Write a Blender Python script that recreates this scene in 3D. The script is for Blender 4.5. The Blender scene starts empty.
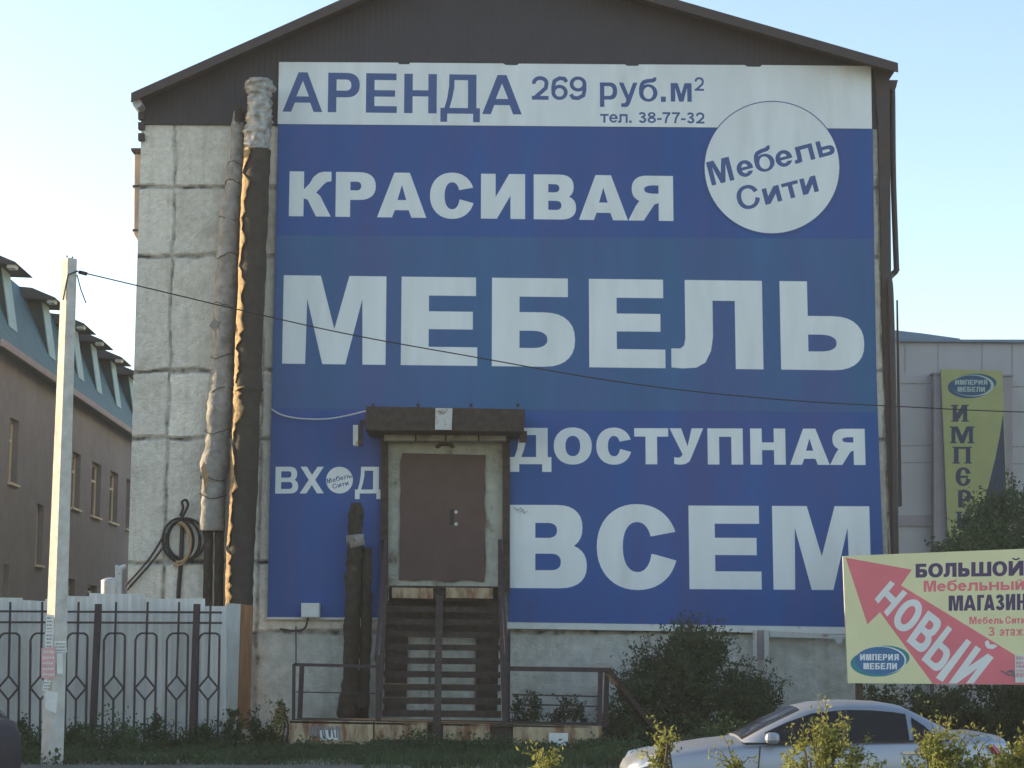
import bpy, math, random
from math import sin, cos, pi, radians
from mathutils import Vector, Matrix, noise
from mathutils.geometry import delaunay_2d_cdt

S = bpy.context.scene
COL = S.collection
rnd = random.Random(7)

# ------------------------------------------------------------------ camera
F, W, H = 1800.0, 1024, 768
EYE = Vector((0, 0, 2.05))
PITCH = radians(8.25)
cd = bpy.data.cameras.new('camera')
cam = bpy.data.objects.new('camera', cd)
COL.objects.link(cam)
cam.location = EYE
cam.rotation_euler = (radians(90) + PITCH, 0, 0)
cd.sensor_width = 36.0
cd.lens = 36.0 * F / W
cd.clip_end = 3000
S.camera = cam
RC = cam.rotation_euler.to_matrix()

# ------------------------------------------------------------------ light
SUN_EL, SUN_BEHIND = radians(13), radians(18)
to_sun = Vector((-cos(SUN_BEHIND) * cos(SUN_EL), sin(SUN_BEHIND) * cos(SUN_EL), sin(SUN_EL)))
wd = bpy.data.worlds.new('World')
S.world = wd
wd.use_nodes = True
nt = wd.node_tree
bgn = nt.nodes['Background']
sky = nt.nodes.new('ShaderNodeTexSky')
sky.sky_type = 'NISHITA'
sky.sun_disc = False
sky.sun_elevation = SUN_EL
sky.sun_rotation = math.atan2(to_sun.x, to_sun.y)
sky.air_density = 1.0
sky.dust_density = 1.0
sky.ozone_density = 1.0
nt.links.new(sky.outputs[0], bgn.inputs[0])
bgn.inputs[1].default_value = 0.15
sl = bpy.data.lights.new('sun', 'SUN')
sl.energy = 5.0
sl.angle = radians(0.5)
sl.color = (1.0, 0.80, 0.50)
so = bpy.data.objects.new('sun', sl)
COL.objects.link(so)
so.rotation_euler = to_sun.to_track_quat('Z', 'Y').to_euler()
S.view_settings.view_transform = 'Standard'
S.view_settings.look = 'None'
S.view_settings.gamma = 1
S.view_settings.exposure = 1.36
S.view_settings.use_curve_mapping = False
S.cycles.max_bounces = 6
S.cycles.diffuse_bounces = 3

# ------------------------------------------------------------------ helpers
def ray(px, py):
    return RC @ Vector(((px - 512) / F, -(py - 384) / F, -1))
def P(px, py, Y):
    d = ray(px, py)
    return EYE + d * ((Y - EYE.y) / d.y)
def Pz(px, py, z):
    d = ray(px, py)
    return EYE + d * ((z - EYE.z) / d.z)
def Pplane(px, py, p0, n):
    d = ray(px, py)
    return EYE + d * ((p0 - EYE).dot(n) / d.dot(n))
def project(v):
    l = RC.transposed() @ (v - EYE)
    return 512 + F * l.x / -l.z, 384 - F * l.y / -l.z

WL = {}          # world location of each object's origin
def tag(o, label=None, cat=None, group=None, kind=None):
    if label: o['label'] = label
    if cat: o['category'] = cat
    if group: o['group'] = group
    if kind: o['kind'] = kind
    return o
def thing(name, loc, label, cat, group=None):
    o = bpy.data.objects.new(name, None)
    COL.objects.link(o)
    o.location = loc
    WL[o] = Vector(loc)
    return tag(o, label, cat, group)
def copy_tree(o, parent=None):
    c = o.copy()
    COL.objects.link(c)
    if parent: c.parent = parent
    WL[c] = WL.get(o, Vector((0, 0, 0))).copy()
    for ch in list(o.children):
        copy_tree(ch, c)
    return c

class MB:
    def __init__(s):
        s.v = []; s.f = []; s.m = []
    def face(s, pts, m=0):
        i = len(s.v)
        s.v += [Vector(p) for p in pts]
        s.f.append(list(range(i, i + len(pts)))); s.m.append(m)
    def box(s, a, b, m=0):
        x0, y0, z0 = a; x1, y1, z1 = b
        i = len(s.v)
        s.v += [Vector(p) for p in ((x0,y0,z0),(x1,y0,z0),(x1,y1,z0),(x0,y1,z0),(x0,y0,z1),(x1,y0,z1),(x1,y1,z1),(x0,y1,z1))]
        for q in ((0,3,2,1),(4,5,6,7),(0,1,5,4),(1,2,6,5),(2,3,7,6),(3,0,4,7)):
            s.f.append([i + k for k in q]); s.m.append(m)
    def prism(s, pts, off, m=0):
        """polygon of 3D points extruded by the vector off"""
        n = len(pts); i = len(s.v); off = Vector(off)
        s.v += [Vector(p) for p in pts] + [Vector(p) + off for p in pts]
        s.f.append([i + k for k in range(n)]); s.m.append(m)
        s.f.append([i + n + k for k in reversed(range(n))]); s.m.append(m)
        for k in range(n):
            k2 = (k + 1) % n
            s.f.append([i + k, i + n + k, i + n + k2, i + k2]); s.m.append(m)
    def px(s, x0, y0, x1, y1, Y, depth, m=0):
        s.prism([P(x0,y0,Y), P(x0,y1,Y), P(x1,y1,Y), P(x1,y0,Y)], (0, depth, 0), m)
    def pxp(s, pts, Y, depth, m=0):
        s.prism([P(x, y, Y) for x, y in pts], (0, depth, 0), m)
    def bar(s, a, b, w, d=None, m=0, up=(0, 0, 1)):
        a = Vector(a); b = Vector(b); d = d or w
        t = (b - a).normalized(); u = Vector(up)
        if abs(t.dot(u)) > .95: u = Vector((0, 1, 0))
        x = t.cross(u).normalized() * w / 2; y = x.cross(t).normalized() * d / 2
        s.prism([a - x - y, a + x - y, a + x + y, a - x + y], b - a, m)
    def tube(s, pts, r, n=10, m=0, cap=True, wob=0, seed=0, squash=None):
        pts = [Vector(p) for p in pts]
        N = len(pts); i0 = len(s.v)
        rr = r if isinstance(r, (list, tuple)) else [r] * N
        up = Vector((0, 1, 0)) if abs((pts[-1] - pts[0]).normalized().y) < .9 else Vector((0, 0, 1))
        for k in range(N):
            t = (pts[min(k + 1, N - 1)] - pts[max(k - 1, 0)]).normalized()
            x = t.cross(up).normalized(); y = x.cross(t).normalized()
            for j in range(n):
                a = 2 * pi * j / n
                q = rr[k]
                if wob:
                    q *= 1 + wob * noise.noise(Vector((cos(a) * 1.6 + seed, sin(a) * 1.6, k * .55))) + wob * .6 * noise.noise(Vector((cos(a) * 4 + seed, sin(a) * 4, k * 1.7)))
                s.v.append(pts[k] + x * cos(a) * q + y * sin(a) * q)
        for k in range(N - 1):
            for j in range(n):
                j2 = (j + 1) % n
                s.f.append([i0 + k*n + j, i0 + k*n + j2, i0 + (k+1)*n + j2, i0 + (k+1)*n + j]); s.m.append(m)
        if cap:
            s.f.append([i0 + j for j in reversed(range(n))]); s.m.append(m)
            s.f.append([i0 + (N-1)*n + j for j in range(n)]); s.m.append(m)
    def build(s, name, mats, parent=None, origin=None, smooth=False, bevel=0):
        me = bpy.data.meshes.new(name)
        if parent is not None: org = WL[parent]
        elif origin is not None: org = Vector(origin)
        else:
            mn = [min(v[i] for v in s.v) for i in range(3)]; mx = [max(v[i] for v in s.v) for i in range(3)]
            org = Vector(((mn[0]+mx[0])/2, (mn[1]+mx[1])/2, mn[2]))
        me.from_pydata([v - org for v in s.v], [], s.f)
        if not isinstance(mats, (list, tuple)): mats = [mats]
        for q in mats: me.materials.append(q)
        me.polygons.foreach_set('material_index', s.m)
        if smooth: me.polygons.foreach_set('use_smooth', [True] * len(me.polygons))
        me.update()
        o = bpy.data.objects.new(name, me)
        COL.objects.link(o)
        WL[o] = org.copy()
        if parent is not None: o.parent = parent
        else: o.location = org
        if bevel:
            b = o.modifiers.new('bevel', 'BEVEL'); b.width = bevel; b.segments = 2; b.limit_method = 'ANGLE'
        return o

def resample(pts, n):
    pts = [Vector(p) for p in pts]
    out = []
    for k in range(n + 1):
        t = k / n * (len(pts) - 1); i = min(int(t), len(pts) - 2); u = t - i
        p0 = pts[max(i-1, 0)]; p1 = pts[i]; p2 = pts[i+1]; p3 = pts[min(i+2, len(pts)-1)]
        out.append(.5 * ((2*p1) + (p2-p0)*u + (2*p0-5*p1+4*p2-p3)*u*u + (3*p1-p0-3*p2+p3)*u*u*u))
    return out

# ------------------------------------------------------------------ materials
def mk(name, col, var=.18, scale=6, rough=.8, metal=0, bump=.15, bscale=40, col2=None, mask=(.55, .68), mscale=3,
       stretch=(1, 1, 1), trans=0, spec=.3, detail=6):
    m = bpy.data.materials.new(name); m.use_nodes = True
    n = m.node_tree.nodes; l = m.node_tree.links
    bs = n['Principled BSDF']
    bs.inputs['Roughness'].default_value = rough
    bs.inputs['Metallic'].default_value = metal
    bs.inputs['Specular IOR Level'].default_value = spec
    tc = n.new('ShaderNodeTexCoord'); mp = n.new('ShaderNodeMapping')
    mp.inputs['Scale'].default_value = stretch
    l.new(tc.outputs['Object'], mp.inputs['Vector'])
    t = n.new('ShaderNodeTexNoise'); t.inputs['Scale'].default_value = scale; t.inputs['Detail'].default_value = detail
    l.new(mp.outputs[0], t.inputs['Vector'])
    r = n.new('ShaderNodeValToRGB')
    r.color_ramp.elements[0].position = .3; r.color_ramp.elements[1].position = .7
    r.color_ramp.elements[0].color = tuple(c * (1 - var) for c in col[:3]) + (1,)
    r.color_ramp.elements[1].color = tuple(min(1, c * (1 + var)) for c in col[:3]) + (1,)
    l.new(t.outputs['Fac'], r.inputs[0])
    out = r.outputs[0]
    if col2:
        t2 = n.new('ShaderNodeTexNoise'); t2.inputs['Scale'].default_value = mscale; t2.inputs['Detail'].default_value = 9
        t2.inputs['Roughness'].default_value = .65
        l.new(mp.outputs[0], t2.inputs['Vector'])
        r2 = n.new('ShaderNodeValToRGB')
        r2.color_ramp.elements[0].position = mask[0]; r2.color_ramp.elements[1].position = mask[1]
        l.new(t2.outputs['Fac'], r2.inputs[0])
        mx = n.new('ShaderNodeMixRGB'); l.new(r2.outputs[0], mx.inputs[0]); l.new(out, mx.inputs[1])
        mx.inputs[2].default_value = tuple(col2[:3]) + (1,)
        out = mx.outputs[0]
    l.new(out, bs.inputs['Base Color'])
    if bump:
        t3 = n.new('ShaderNodeTexNoise'); t3.inputs['Scale'].default_value = bscale; t3.inputs['Detail'].default_value = 5
        l.new(mp.outputs[0], t3.inputs['Vector'])
        b = n.new('ShaderNodeBump'); b.inputs['Strength'].default_value = bump; b.inputs['Distance'].default_value = .03
        l.new(t3.outputs['Fac'], b.inputs['Height']); l.new(b.outputs[0], bs.inputs['Normal'])
    if trans:
        tr = n.new('ShaderNodeBsdfTranslucent'); mixs = n.new('ShaderNodeMixShader'); mixs.inputs[0].default_value = trans
        l.new(out, tr.inputs['Color']); l.new(bs.outputs[0], mixs.inputs[1]); l.new(tr.outputs[0], mixs.inputs[2])
        l.new(mixs.outputs[0], n['Material Output'].inputs['Surface'])
    return m
def ribbed(m, period, strength=.6, axis='X', coords='Object'):
    """adds corrugation bump to a material (profiled steel sheet)"""
    n = m.node_tree.nodes; l = m.node_tree.links
    tc = n.new('ShaderNodeTexCoord'); w = n.new('ShaderNodeTexWave')
    w.wave_type = 'BANDS'; w.bands_direction = axis; w.inputs['Scale'].default_value = 2 * pi / 20 / period
    w.inputs['Distortion'].default_value = 0
    l.new(tc.outputs['Object'], w.inputs['Vector'])
    b = n.new('ShaderNodeBump'); b.inputs['Strength'].default_value = strength; b.inputs['Distance'].default_value = .04
    l.new(w.outputs['Fac'], b.inputs['Height'])
    old = [x for x in m.node_tree.links if x.to_node.type == 'BSDF_PRINCIPLED' and x.to_socket.name == 'Normal']
    if old: l.new(old[0].from_socket, b.inputs['Normal'])
    l.new(b.outputs[0], n['Principled BSDF'].inputs['Normal'])
    return m

M = {}
M['concrete'] = mk('pebbledash_concrete', (.74, .69, .60), .13, 8, .95, 0, 1.0, 26, (.54, .49, .41), (.52, .74), 1.5)
M['plaster'] = mk('old_plaster', (.47, .47, .43), .18, 5, .95, 0, .7, 26, (.31, .30, .25), (.50, .72), 1.1)
M['mortar'] = mk('dark_mortar', (.30, .28, .25), .3, 9, .95, 0, .6, 30)
M['brown_sheet'] = ribbed(mk('brown_profiled_sheet', (.043, .039, .049), .08, 2, .6, 0, 0), .11, .15)
M['brown_trim'] = mk('brown_trim', (.060, .046, .046), .1, 5, .6, 0, .05, 20)
M['roof'] = mk('roof_metal', (.10, .08, .08), .12, 3, .5, .2, .05)
M['banner_white'] = mk('banner_white_print', (.71, .74, .74), .06, 1.2, .75, 0, .3, 2.2, (.62, .64, .62), (.52, .75), .9, stretch=(2, 1, .4))
M['banner_blue'] = mk('banner_blue_print', (.018, .090, .300), .14, .6, .62, 0, .3, 2.2, (.046, .078, .25), (.42, .64), .42, stretch=(1.7, 1, .3))
M['banner_blue_faded'] = mk('banner_blue_faded', (.034, .122, .27), .14, .6, .62, 0, .3, 2.2, (.05, .095, .25), (.42, .64), .42, stretch=(1.7, 1, .3))
M['banner_seam'] = mk('banner_seam', (.03, .075, .19), .1, 3, .7, 0, 0)
M['blue_ink'] = mk('blue_ink', (.062, .110, .27), .06, 2, .7, 0, .1, 2.2)
M['trim_white'] = mk('white_trim', (.62, .63, .60), .08, 4, .7, 0, .1, 30, (.36, .33, .28), (.62, .75), 4)
M['door_brown'] = mk('door_brown_paint', (.092, .055, .048), .14, 3, .6, 0, .1, 14)
M['surround'] = mk('old_render', (.40, .40, .34), .18, 6, .95, 0, .6, 25, (.17, .15, .115), (.52, .68), 3)
M['rust'] = mk('rusted_steel', (.055, .042, .036), .3, 10, .85, .1, .4, 50, (.14, .07, .035), (.58, .72), 8)
M['yellow'] = mk('rusty_yellow_paint', (.40, .315, .20), .16, 4, .75, 0, .25, 30, (.20, .095, .05), (.45, .60), 3.0, stretch=(1.5, 1, .4))
M['foil'] = mk('foil_wrap', (.36, .345, .32), .4, 9, .5, .3, 1.0, 8)
M['black_wrap'] = mk('black_roofing_felt', (.050, .042, .036), .2, 6, .9, 0, .6, 25)
M['flap'] = mk('brown_kraft_wrap', (.34, .22, .11), .35, 12, .85, 0, .7, 22)
M['grey_wrap'] = mk('grey_wrap', (.26, .245, .225), .25, 7, .85, 0, .9, 10, (.14, .125, .105), (.52, .7), 2.5)
M['dark_pipe'] = mk('dark_wrapped_pipe', (.045, .037, .029), .35, 8, .9, 0, .9, 30, (.12, .105, .075), (.6, .72), 6)
M['wood'] = mk('brown_board', (.26, .13, .065), .25, 4, .8, 0, .3, 12, stretch=(6, 6, .6))
M['white_board'] = mk('white_board', (.45, .47, .44), .12, 4, .8, 0, .3, 12, (.25, .22, .18), (.6, .72), 3, stretch=(4, 4, .8))
M['fence_sheet'] = ribbed(mk('grey_blue_fence_sheet', (.62, .62, .595), .12, 1.5, .65, 0, .15, 4, (.44, .45, .43), (.52, .76), 1.1, stretch=(1.5, 1, .5)), .14, .25)
M['iron'] = mk('dark_purple_iron', (.050, .035, .040), .2, 12, .6, .2, .2, 50)
M['pole'] = mk('pole_concrete', (.52, .49, .44), .14, 7, .95, 0, .4, 40, (.38, .36, .32), (.56, .72), 4)
M['paper'] = mk('paper', (.66, .66, .62), .08, 10, .9, 0, .1)
M['paper_pink'] = mk('pink_paper', (.62, .36, .36), .1, 10, .9, 0, .1)
M['ink_grey'] = mk('grey_ink', (.20, .20, .23), .2, 30, .9, 0, 0)
M['cable'] = mk('black_cable', (.03, .028, .027), .1, 10, .6, 0, 0)
M['cable_sunlit'] = mk('sunlit_cable', (.40, .27, .14), .1, 10, .6, 0, 0)  # black cable with sunlight put into the colour, for the coil's right arcs
M['cable_white'] = mk('white_cable', (.55, .55, .52), .1, 10, .6, 0, 0)
M['beige_metal'] = mk('beige_duct', (.42, .33, .27), .1, 4, .7, 0, .1, 10)
M['zinc'] = mk('zinc', (.45, .45, .46), .12, 5, .45, .5, .1, 20)
M['white_paint'] = mk('white_paint', (.50, .50, .47), .12, 5, .6, 0, .15, 20, (.24, .14, .08), (.54, .66), 5)
M['stucco_dark'] = mk('grey_purple_stucco', (.238, .226, .232), .08, 2.5, .95, 0, .25, 25, (.29, .27, .265), (.5, .75), .35)
M['teal_roof'] = ribbed(mk('teal_roof', (.042, .118, .150), .14, 2, .6, 0, .05), .35, .5, 'Y')
M['teal_light'] = mk('pale_teal_cladding', (.28, .42, .42), .12, 3, .55, 0, .1)
M['teal_dark'] = mk('dark_green_cladding', (.035, .055, .055), .12, 3, .6, 0, .1)
M['dark_slab'] = mk('dark_slab', (.06, .055, .058), .12, 4, .7, 0, .1)
M['glass'] = mk('window_glass', (.05, .055, .06), .05, 2, .05, 0, 0, spec=.8)
M['frame_cream'] = mk('cream_window_frame', (.72, .62, .45), .08, 6, .7, 0, .05)
M['beige_panel'] = mk('pale_panel', (.43, .40, .395), .06, 1.2, .85, 0, .08, 12)
M['beige_dark'] = mk('mauve_pilaster', (.33, .285, .29), .08, 2, .85, 0, .08, 12)
M['blue_roof'] = mk('slate_blue_roof', (.17, .22, .28), .1, 2, .6, .2, .05)
M['sign_yellow'] = mk('yellow_green_vinyl', (.38, .375, .16), .06, 2, .7, 0, .05)
M['sign_teal'] = mk('teal_blue_vinyl', (.04, .10, .17), .06, 2, .7, 0, 0)
M['sign_ink'] = mk('green_black_ink', (.05, .06, .10), .06, 2, .7, 0, 0)
M['sign_pale'] = mk('pale_ink', (.40, .48, .42), .06, 2, .7, 0, 0)
M['bb_yellow'] = mk('pale_yellow_vinyl', (.72, .68, .40), .05, 2, .65, 0, .06, 4)
M['bb_red'] = mk('coral_red_vinyl', (.72, .18, .21), .07, 2, .65, 0, .06, 4)
M['bb_white'] = mk('white_vinyl', (.74, .74, .72), .05, 2, .65, 0, .06, 4)
M['bb_ink'] = mk('dark_violet_vinyl', (.085, .055, .13), .05, 2, .65, 0, .06, 4)
M['bb_blue'] = mk('logo_blue_vinyl', (.055, .16, .33), .12, 5, .65, 0, 0)
M['bb_teal'] = mk('logo_teal_vinyl', (.05, .24, .27), .12, 5, .65, 0, 0)
M['leaf_dark'] = mk('dark_leaf', (.046, .076, .036), .5, 3, .7, 0, 0, trans=.25)
M['leaf_tree'] = mk('tree_leaf', (.050, .088, .042), .45, 2.5, .7, 0, 0, trans=.25)
M['leaf_weed'] = mk('weed_leaf', (.048, .074, .030), .45, 2, .8, 0, 0, trans=.25)
M['leaf_gold'] = mk('golden_leaf', (.20, .21, .05), .35, 6, .7, 0, 0, trans=.45)
M['bark'] = mk('bark', (.09, .065, .045), .3, 10, .9, 0, .5)
M['soil'] = mk('soil_and_grass', (.15, .135, .10), .25, 1.5, .95, 0, .5, 18, (.10, .095, .06), (.5, .68), .8)
M['asphalt'] = mk('asphalt', (.10, .097, .09), .15, 3, .9, 0, .4, 60)
M['path'] = mk('dusty_path', (.12, .115, .09), .25, 2, .95, 0, .3, 30)
M['silver'] = mk('silver_paint', (.30, .32, .37), .03, 1, .36, .6, 0, spec=.5)
M['darkcar'] = mk('dark_purple_paint', (.05, .042, .055), .03, 1, .4, .3, 0, spec=.5)
M['carglass'] = mk('car_glass', (.015, .017, .02), .02, 1, .12, 0, 0, spec=.18)
M['rubber'] = mk('rubber', (.02, .02, .02), .1, 10, .85, 0, .1)
M['black_trim'] = mk('black_plastic', (.02, .02, .022), .1, 10, .5, 0, 0)
M['lamp_glass'] = mk('headlight_glass', (.55, .56, .58), .05, 5, .1, .3, 0, spec=.8)
M['red_lens'] = mk('red_lens', (.35, .02, .02), .05, 5, .2, 0, 0)
M['chrome'] = mk('chrome', (.6, .6, .6), .05, 5, .2, .9, 0)
M['brick'] = mk('grey_brick', (.24, .20, .17), .2, 6, .9, 0, .4, 20)

def mortar_mix(m):
    n = m.node_tree.nodes; l = m.node_tree.links; bs = n['Principled BSDF']
    old = bs.inputs['Base Color'].links[0].from_socket
    a = n.new('ShaderNodeAttribute'); a.attribute_name = 'mortar'
    t = n.new('ShaderNodeTexNoise'); t.inputs['Scale'].default_value = 3.5; t.inputs['Detail'].default_value = 8
    tc = n.new('ShaderNodeTexCoord'); l.new(tc.outputs['Object'], t.inputs['Vector'])
    r = n.new('ShaderNodeValToRGB'); r.color_ramp.elements[0].position = .40; r.color_ramp.elements[1].position = .58
    r.color_ramp.elements[0].color = (.07, .065, .055, 1); r.color_ramp.elements[1].color = (.40, .38, .34, 1)
    l.new(t.outputs['Fac'], r.inputs[0])
    sp = n.new('ShaderNodeSeparateColor'); l.new(a.outputs['Color'], sp.inputs[0])
    ml = n.new('ShaderNodeMixRGB'); ml.blend_type = 'MULTIPLY'; ml.inputs[0].default_value = 1; l.new(old, ml.inputs[1]); l.new(sp.outputs[1], ml.inputs[2])
    # rain streaks running down from the joints
    mp = n.new('ShaderNodeMapping'); mp.inputs['Scale'].default_value = (5, 5, .35); l.new(tc.outputs['Object'], mp.inputs['Vector'])
    ts = n.new('ShaderNodeTexNoise'); ts.inputs['Scale'].default_value = 1.6; ts.inputs['Detail'].default_value = 6; l.new(mp.outputs[0], ts.inputs['Vector'])
    rs = n.new('ShaderNodeValToRGB'); rs.color_ramp.elements[0].position = .52; rs.color_ramp.elements[1].position = .75
    rs.color_ramp.elements[0].color = (1, 1, 1, 1); rs.color_ramp.elements[1].color = (.86, .84, .80, 1); l.new(ts.outputs['Fac'], rs.inputs[0])
    m2 = n.new('ShaderNodeMixRGB'); m2.blend_type = 'MULTIPLY'; m2.inputs[0].default_value = 1; l.new(ml.outputs[0], m2.inputs[1]); l.new(rs.outputs[0], m2.inputs[2])
    mx = n.new('ShaderNodeMixRGB'); l.new(sp.outputs[0], mx.inputs[0]); l.new(m2.outputs[0], mx.inputs[1]); l.new(r.outputs[0], mx.inputs[2])
    l.new(mx.outputs[0], bs.inputs['Base Color'])
mortar_mix(M['concrete']); mortar_mix(M['plaster'])

# ------------------------------------------------------------------ lettering: every glyph is a list of (sign, polygon) in a unit box
def ell(cx, cy, rx, ry, a0=0, a1=360, n=28, p=1.0):
    r = []
    for k in range(n + (0 if a1 - a0 >= 360 else 1)):
        a = radians(a0 + (a1 - a0) * k / n); c, s_ = cos(a), sin(a)
        r.append((cx + rx * math.copysign(abs(c) ** p, c), cy + ry * math.copysign(abs(s_) ** p, s_)))
    return r
def rect(x0, y0, x1, y1): return [(x0, y0), (x1, y0), (x1, y1), (x0, y1)]
def bowl(x0, y0, x1, y1, rx):
    rx = min(rx, x1 - x0 - 1e-3)
    return [(x0, y0)] + ell(x1 - rx, (y0 + y1) / 2, rx, (y1 - y0) / 2, -90, 90, 14, .85) + [(x0, y1)]
def mir(polys): return [(g, [(1 - x, y) for x, y in p]) for g, p in polys]
def stroke(pts, w, asp):
    """thick polyline given in (0..asp, 0..1), returned in the unit box"""
    out = []
    for k in range(len(pts) - 1):
        (ax, ay), (bx, by) = pts[k], pts[k + 1]
        L = math.hypot(bx - ax, by - ay) or 1e-6
        nx, ny = -(by - ay) / L * w / 2, (bx - ax) / L * w / 2
        out.append((1, [((ax + nx) / asp, ay + ny), ((ax - nx) / asp, ay - ny), ((bx - nx) / asp, by - ny), ((bx + nx) / asp, by + ny)]))
        if 0 < k:
            out.append((1, [(x / asp, y) for x, y in ell(ax, ay, w / 2, w / 2, 0, 360, 10)]))
    return out
def glyph(ch, s, h, asp):
    """s = stem / glyph width, h = bar / glyph height, asp = width / height"""
    g = []; A = lambda *p: g.extend((1, q) for q in p); D = lambda *p: g.extend((-1, q) for q in p)
    w = (s * asp + h) / 2 * 1.0
    if ch == 'К':
        A(rect(0, 0, s, 1), [(s*.8, .58), (s*1.0, .6), (.48, .73), (.57, .88), (.70, .975), (.82, 1), (1, 1), (1, .79), (.89, .775), (.80, .70), (.64, .53), (.735, .465), (.995, 0), (1 - s*1.02, 0), (.44, .375), (s, .40), (s*.8, .4)])
    elif ch in 'Рр':
        b = .38 if ch == 'Р' else .30
        A(rect(0, 0, s, 1), bowl(0, b, 1, 1, .42)); D(bowl(s, b + h, 1 - s, 1 - h, (.62 - 2*h) * .5 / asp))
    elif ch == 'В':
        A(bowl(0, .46, .945, 1, .33), bowl(0, 0, 1, .54, .36)); D(bowl(s, .54 + h*.3, .945 - s*.98, 1 - h, .11 / asp), bowl(s, h, 1 - s, .48 - h*.3, .12 / asp))
    elif ch == 'А':
        ap = s * .53; k = .5 - ap; a = s * 1.02; hb = max(.14, .41 - .83*s)
        A([(0, 0), (1, 0), (.5 + ap, 1), (.5 - ap, 1)])
        D([(a, 0), (1 - a, 0), (1 - a - k * hb, hb), (a + k * hb, hb)])
        yb = .39; yt = .94 - .72*s; cw = .5 - a - k*yb + .026
        D([(.5 - cw, yb), (.5 + cw, yb), (.5, yt)])
    elif ch in 'СО':
        A(ell(.5, .5, .5, .515, 0, 360, 44, .93)); D(ell(.5, .5, .5 - s, .515 - h, 0, 360, 36, .9))
        if ch == 'С': D([(.52, .5), (.55, .61), (1 - s*.9, .635), (1.005, .69), (1.02, .69), (1.02, .34), (1.005, .335), (1 - s*.85, .41), (.55, .44)])
    elif ch in 'Ии':
        A(rect(0, 0, s, 1), rect(1 - s, 0, 1, 1), [(s*.9, 0), (s + .03, 0), (1 - s, .52), (1 - s*.9, 1), (1 - s - .03, 1), (s, .48)])
    elif ch in 'Йй':
        q = glyph('И', s, h, asp); g += q
        g += [(1, ell(.5, 1.20, .27, .16, 180, 360, 10) + [(x, y) for x, y in reversed(ell(.5, 1.20, .13, .06, 180, 360, 10))])]
    elif ch == 'Я':
        A(rect(1 - s, 0, 1, 1))
        g += [(1, [(1 - x, y) for x, y in bowl(0, .41, .92, 1, .34)]), (-1, [(1 - x, y) for x, y in bowl(s, .41 + h*.9, .92 - s*.85, 1 - h, .22)])]
        A([(0, 0), (s*1.05, 0), (.58, .36), (.68, .40), (.68, .47), (.27, .47), (.17, .33)])
    elif ch in 'Мм':
        t = 1.62 * s
        A([(0, 0), (s, 0), (s * 1.04, .74), (.5 - s*.5, 0), (.5 + s*.5, 0), (1 - s*1.04, .74), (1 - s, 0), (1, 0), (1, 1), (1 - t, 1), (.5, .40 + (.22 - s) * 1.2), (t, 1), (0, 1)])
    elif ch == 'Е':
        A(rect(0, 0, s, 1), rect(0, 1 - h, .98, 1), rect(0, .41, .94, .41 + h*.96), rect(0, 0, 1, h))
    elif ch == 'Б':
        A(rect(0, 0, s, 1), rect(0, 1 - h, .915, 1), bowl(0, 0, 1, .615, .38)); D(bowl(s, h, 1 - s, .615 - h, .18))
    elif ch in 'Ьь':
        A(rect(0, 0, s, 1), bowl(0, 0, 1, .61, .38)); D(bowl(s, h, 1 - s, .61 - h, .2))
    elif ch in 'Ыы':
        A(rect(0, 0, s, 1), bowl(0, 0, .70, .61, .28), rect(1 - s, 0, 1, 1)); D(bowl(s, h, .70 - s*.9, .61 - h, .12))
    elif ch in 'Лл':
        A([(.155, 1), (.155, .34), (.14, .26), (.10, .225), (0, .225), (0, .01), (.12, 0), (.27, .01), (.37, .07), (.155 + s*.92, .2), (.155 + s, .36), (.155 + s, 1 - h*1.1), (1 - s, 1 - h*1.1), (1 - s, 0), (1, 0), (1, 1)])
    elif ch == 'Д':
        b = .175; hh = h * .85
        A(rect(0, 0, s*.8, b + hh), rect(1 - s*.8, 0, 1, b + hh), rect(0, b, 1, b + hh), rect(.91 - s, b, .91, 1), rect(.22, 1 - hh, .91, 1))
        A([(.22, 1), (.22 + s*.62, 1), (.22 + s*.60, .72), (.18 + s*.55, .5), (.10 + s*.5, b + hh*.5), (.08, b + hh*.5), (.17, .5), (.215, .75)])
    elif ch in 'Тт':
        A(rect(0, 1 - h, 1, 1), rect(.5 - s/2, 0, .5 + s/2, 1))
    elif ch == 'Г':
        A(rect(0, 0, s, 1), rect(0, 1 - h, 1, 1))
    elif ch == 'П':
        A(rect(0, 0, s, 1), rect(1 - s, 0, 1, 1), rect(0, 1 - h, 1, 1))
    elif ch in 'Нн':
        A(rect(0, 0, s, 1), rect(1 - s, 0, 1, 1), rect(0, .5 - h*.42, 1, .5 + h*.5))
    elif ch == 'Ш':
        A(rect(0, 0, s, 1), rect(1 - s, 0, 1, 1), rect(.5 - s/2, 0, .5 + s/2, 1), rect(0, 0, 1, h))
    elif ch == 'У':
        A([(0, 1), (s*1.0, 1), (.53, .5), (1 - s, 1), (1, 1), (.66, .24), (.58, .08), (.46, .01), (.3, -.01), (.13, .01), (.13, .2), (.25, .185), (.33, .21), (.38, .28)])
    elif ch == 'у':
        A([(0, 1), (s*1.05, 1), (.52, .5), (1 - s, 1), (1, 1), (.60, .16), (.5, .03), (.35, 0), (.12, .01), (.12, .16), (.28, .155), (.36, .20), (.40, .30)])
    elif ch == 'Х':
        k = s * 1.15
        A([(0, 0), (k, 0), (1 - .02, 1), (1 - k + .02 - .02, 1)], [(.02, 1), (k, 1), (1, 0), (1 - k, 0)])
    elif ch == 'е':
        A(ell(.5, .5, .5, .5, 0, 360, 28)); D(ell(.5, .5, .5 - s, .5 - h, 0, 360, 22))
        A(rect(s*.8, .42, 1 - s*.4, .42 + h*.85)); D([(.6, .42), (.6, .30), (1 - s*.9, .30), (1.01, .27), (1.01, .42)])
    elif ch == 'э':
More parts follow.
